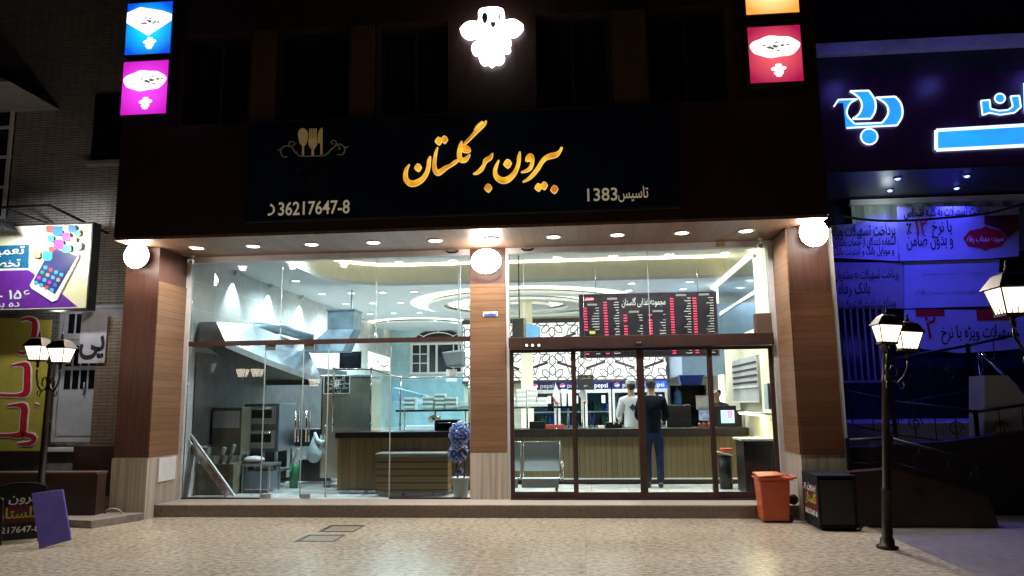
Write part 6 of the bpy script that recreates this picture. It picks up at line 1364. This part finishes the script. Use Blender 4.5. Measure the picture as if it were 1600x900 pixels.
# banners
YN = 2.45
def banner(name, label, quad, mt, texts, extra=None, y=YN):
    A_ = [P(u, v, y) for u, v in quad]; z0_ = min(a.z for a in A_); t = thing(name, label, 'banner', (A_[0].x, y, z0_), 'banners across the bank front')
    q = MB(); q.prism([(a.x, a.z) for a in A_][::-1], y, y+.015); build('cloth', q, mt, t)
    for txt, u0, u1, v, h_, m_ in texts:
        a, b = P(u0, v, y), P(u1, v, y); q = MB(); q.text(txt, h_, at_front((a.x+b.x)/2, y-.004, a.z, .0), .002, fit=b.x-a.x, off=.008); build('lettering', q, m_, t)
    if extra: extra(t, y)
    return t
banner('bank_banner', 'white banner with two small lines under a bold line, next to the right floodlight', ((1298, 352), (1402, 345), (1404, 408), (1298, 402)), m_cloth, (('پرداخت تسهیلات ویژه', 1300, 1399, 362, .30, m_ink), ('استفاده کنندگان از خدمات بانکداری', 1300, 1400, 380, .19, m_ink), ('و موبایل بانک و اینترنت بانک', 1303, 1397, 394, .19, m_ink)), y=2.47)
def badge(t, y):
    def B_(u, v): p = P(u, v, y-.006); return p.x, p.z
    q = MB(); pts_ = [(1505, 372), (1515, 360), (1533, 357), (1540, 353), (1547, 357), (1563, 360), (1573, 372), (1565, 385), (1547, 388), (1540, 392), (1533, 388), (1513, 385)]
    q.prism([B_(*p) for p in pts_], y-.008, y-.002); build('red_badge', q, m_red, t)
    q = MB(); x_, z_ = B_(1539, 373); q.text('سپرده مهتاب رفاه', .15, at_front(x_, y-.011, z_), .001, fit=.62); build('badge_text', q, m_white, t)
    q = MB(); q.prism([B_(1538, 338), B_(1592, 335), B_(1592, 358), B_(1575, 372), B_(1562, 358), B_(1538, 350)], y-.006, y-.002); build('maroon_field', q, mat('maroon_field', (.12, .01, .03), .6), t)
banner('bank_banner', 'big banner reading 12 percent with a red badge, under the blue spotlights', ((1402, 323), (1592, 322), (1592, 400), (1545, 404), (1406, 408)), m_cloth, (('پرداخت تسهیلات به کلیه اشخاص', 1412, 1545, 333, .24, m_ink), ('۱۲', 1430, 1449, 357, .42, m_red), ('٪', 1416, 1424, 358, .3, m_ink), ('با نرخ', 1456, 1487, 355, .30, m_ink), ('و بدون ضامن', 1416, 1489, 376, .34, m_ink)), badge)
banner('bank_banner', 'dim banner with faint lettering, low beside the right pillar', ((1298, 410), (1412, 410), (1412, 482), (1298, 482)), mat('dim_cloth', (.28, .27, .29), .8, var=.1), (('پرداخت تسهیلات به مشتریان', 1304, 1404, 430, .24, m_ink), ('بانک رفاه', 1310, 1360, 452, .28, m_ink), ('پرداخت تسهیلات به ملی', 1304, 1400, 475, .22, m_ink)), y=2.50)
banner('bank_banner', 'plain looking banner with faint print in the middle of the bank front', ((1413, 409), (1562, 405), (1558, 478), (1413, 482)), m_cloth, (('سپرده کوتاه مدت', 1440, 1540, 425, .15, mat('faint_print', (.40, .38, .45), .8)), ('تسهیلات بانک رفاه', 1430, 1540, 455, .15, mat('faint_print', (.40, .38, .45), .8))), y=2.50)
def two(t, y):
    q = MB(); a, b = P(1430, 484, y), P(1476, 494, y); q.box(a.x, b.x, y-.006, y-.002, b.z, a.z); build('red_bar', q, m_red, t); q = MB(); a, b = P(1525, 484, y), P(1580, 500, y); q.box(a.x, b.x, y-.006, y-.002, b.z, a.z); build('red_bar', q, m_red, t)
banner('bank_banner', 'lowest banner with a big red numeral and red bars, sagging above the railing', ((1413, 484), (1640, 484), (1640, 540), (1560, 548), (1500, 552), (1440, 545), (1413, 528)), m_cloth, (('۲', 1446, 1463, 514, .55, m_red), ('تسهیلات ویژه با نرخ', 1470, 1590, 520, .30, m_ink)), two)
q = MB(); cp = [P(u, v, 0) for u, v in ((1318, 338), (1360, 344), (1410, 345), (1470, 341), (1540, 334), (1600, 318), (1700, 290))]
q.tube([tuple(x) for x in catmull([tuple(p) for p in cp], 4)], .018, 6); build('black_cable', q, m_black, label='black cable sagging across the bank banners', cat='cable')
# grille, terrace, ramp and railings
m_iron = mat('wrought_iron', (.02, .02, .025), .45, metal=.5)
g_ = thing('security_grille', 'dark vertical bar grille behind the right street lamp', 'grille', (4.8, 2.3, 1.4)); q = MB()
for k in range(14): xx = 4.45+k*.11; q.box(xx, xx+.035, 2.3, 2.33, 1.9, 3.2)
q.box(4.4, 6.0, 2.28, 2.34, 1.86, 1.9); q.box(4.4, 6.0, 2.28, 2.34, 3.2, 3.24); build('bars', q, mat('grille_paint', (.25, .22, .22), .5), g_)
q = MB(); q.box(4.12, 16, .55, 2.88, 0, 1.22); build('terrace', q, mat('terrace_stone', (.22, .21, .22), .5, var=.2), label='raised stone terrace in front of the bank entrance', cat='terrace', bevel=.01)
rp_ = [P(u, v, .52) for u, v in ((1515, 588), (1550, 588), (1620, 670), (1620, 720), (1515, 720))]
q = MB(); q.prism([(p.x, p.z) for p in rp_][::-1], .1, .54); build('stair_flank', q, mat('pale_flank', (.34, .35, .34), .6, var=.1), label='pale sloping stair flank before the bank terrace', cat='wall')
wl = [P(u, v, -1.25) for u, v in ((1327, 738), (1395, 733), (1480, 755), (1545, 778), (1562, 826), (1327, 822))]
wl = [(p.x, max(p.z, 0)) for p in wl]; q = MB(); q.prism(wl[::-1], -1.25, -1.0); build('ramp_wall', q, m_marb, label='low brown marble wall sloping down behind the right street lamp', cat='wall')
q = MB(); wz = [P(u, v, -.2) for u, v in ((1327, 700), (1480, 690), (1620, 672), (1620, 800), (1327, 800))]; q.prism([(p.x, max(0, p.z)) for p in wz][::-1], -.2, .05); build('ramp_wall', q, mat('dark_red_wall', (.022, .011, .010), .6, var=.2), label='second darker wall rising to the right under the bank railing', cat='wall')
q = MB(); q.box(4.12, 16, -.19, .54, .70, .82); build('ramp_floor', q, mat('ramp_paving', (.3, .3, .32), .6, var=.2), label='paved ramp between the bank railings', cat='ramp')
def railing(name, label, pts_, y, h_, scroll=True):
    t = thing(name, label, 'railing', (pts_[0][0], y, pts_[0][1]), 'iron railings before the bank'); q = MB(); b2 = MB()
    L = pts_
    for a_, b_ in zip(L, L[1:]):
        q.tube([(a_[0], y, a_[1]+h_), (b_[0], y, b_[1]+h_)], .022, 8); q.tube([(a_[0], y, a_[1]+.08), (b_[0], y, b_[1]+.08)], .012, 6)
        n = max(2, int(hypot(b_[0]-a_[0], b_[1]-a_[1])/.28))
        for k in range(n+1):
            f_ = k/n; xx, zz_ = a_[0]+(b_[0]-a_[0])*f_, a_[1]+(b_[1]-a_[1])*f_
            if k % 4 == 0: b2 = MB(); b2.bar((xx, y, zz_), (xx, y, zz_+h_+.03), .045); build('post', b2, m_iron, t)
            else:
                q.tube([(xx, y, zz_+.08), (xx, y, zz_+h_)], .008, 5)
                if scroll and k % 2: q.tube([(xx+.11*cos(w_)*(1-w_/14), y+.001, zz_+h_*.5+.11*sin(w_)*(1-w_/14)) for w_ in [i*.7 for i in range(14)]], .009, 5)
    build('bars', q, m_iron, t)
def pz(u, v, y): p = P(u, v, y); return (p.x, p.z)
railing('railing', 'upper iron railing along the bank terrace', [pz(1395, 640, .6), pz(1520, 618, .6), pz(1600, 600, .6)], .6, .75)
railing('railing', 'middle iron railing with scrolls climbing to the right below the terrace', [pz(1300, 665, -.0), pz(1400, 688, -.0), pz(1530, 705, -.0), pz(1640, 690, 0)], -.0, .55)
railing('railing', 'lower iron railing with scrolls above the brown ramp wall', [pz(1327, 735, -1.12), pz(1395, 732, -1.12), pz(1530, 770, -1.12)], -1.12, .38)
q = MB(); a, b = P(1530, 549, .3), P(1590, 605, .3); q.tube([tuple(a), tuple(b)], .028, 10); q.tube([(b.x, .3, b.z), (b.x, .3, .8)], .02, 8); q.tube([(a.x, .3, a.z), (a.x, .3, .8)], .03, 8); build('steel_handrail', q, m_chrome, label='shiny steel handrail slanting down at the right edge', cat='handrail')
lamp('POINT', (6.0, 1.6, 2.6), 6, (.10, .10, 1), .2, bk)  # unseen blue fill light added over the terrace, no fixture
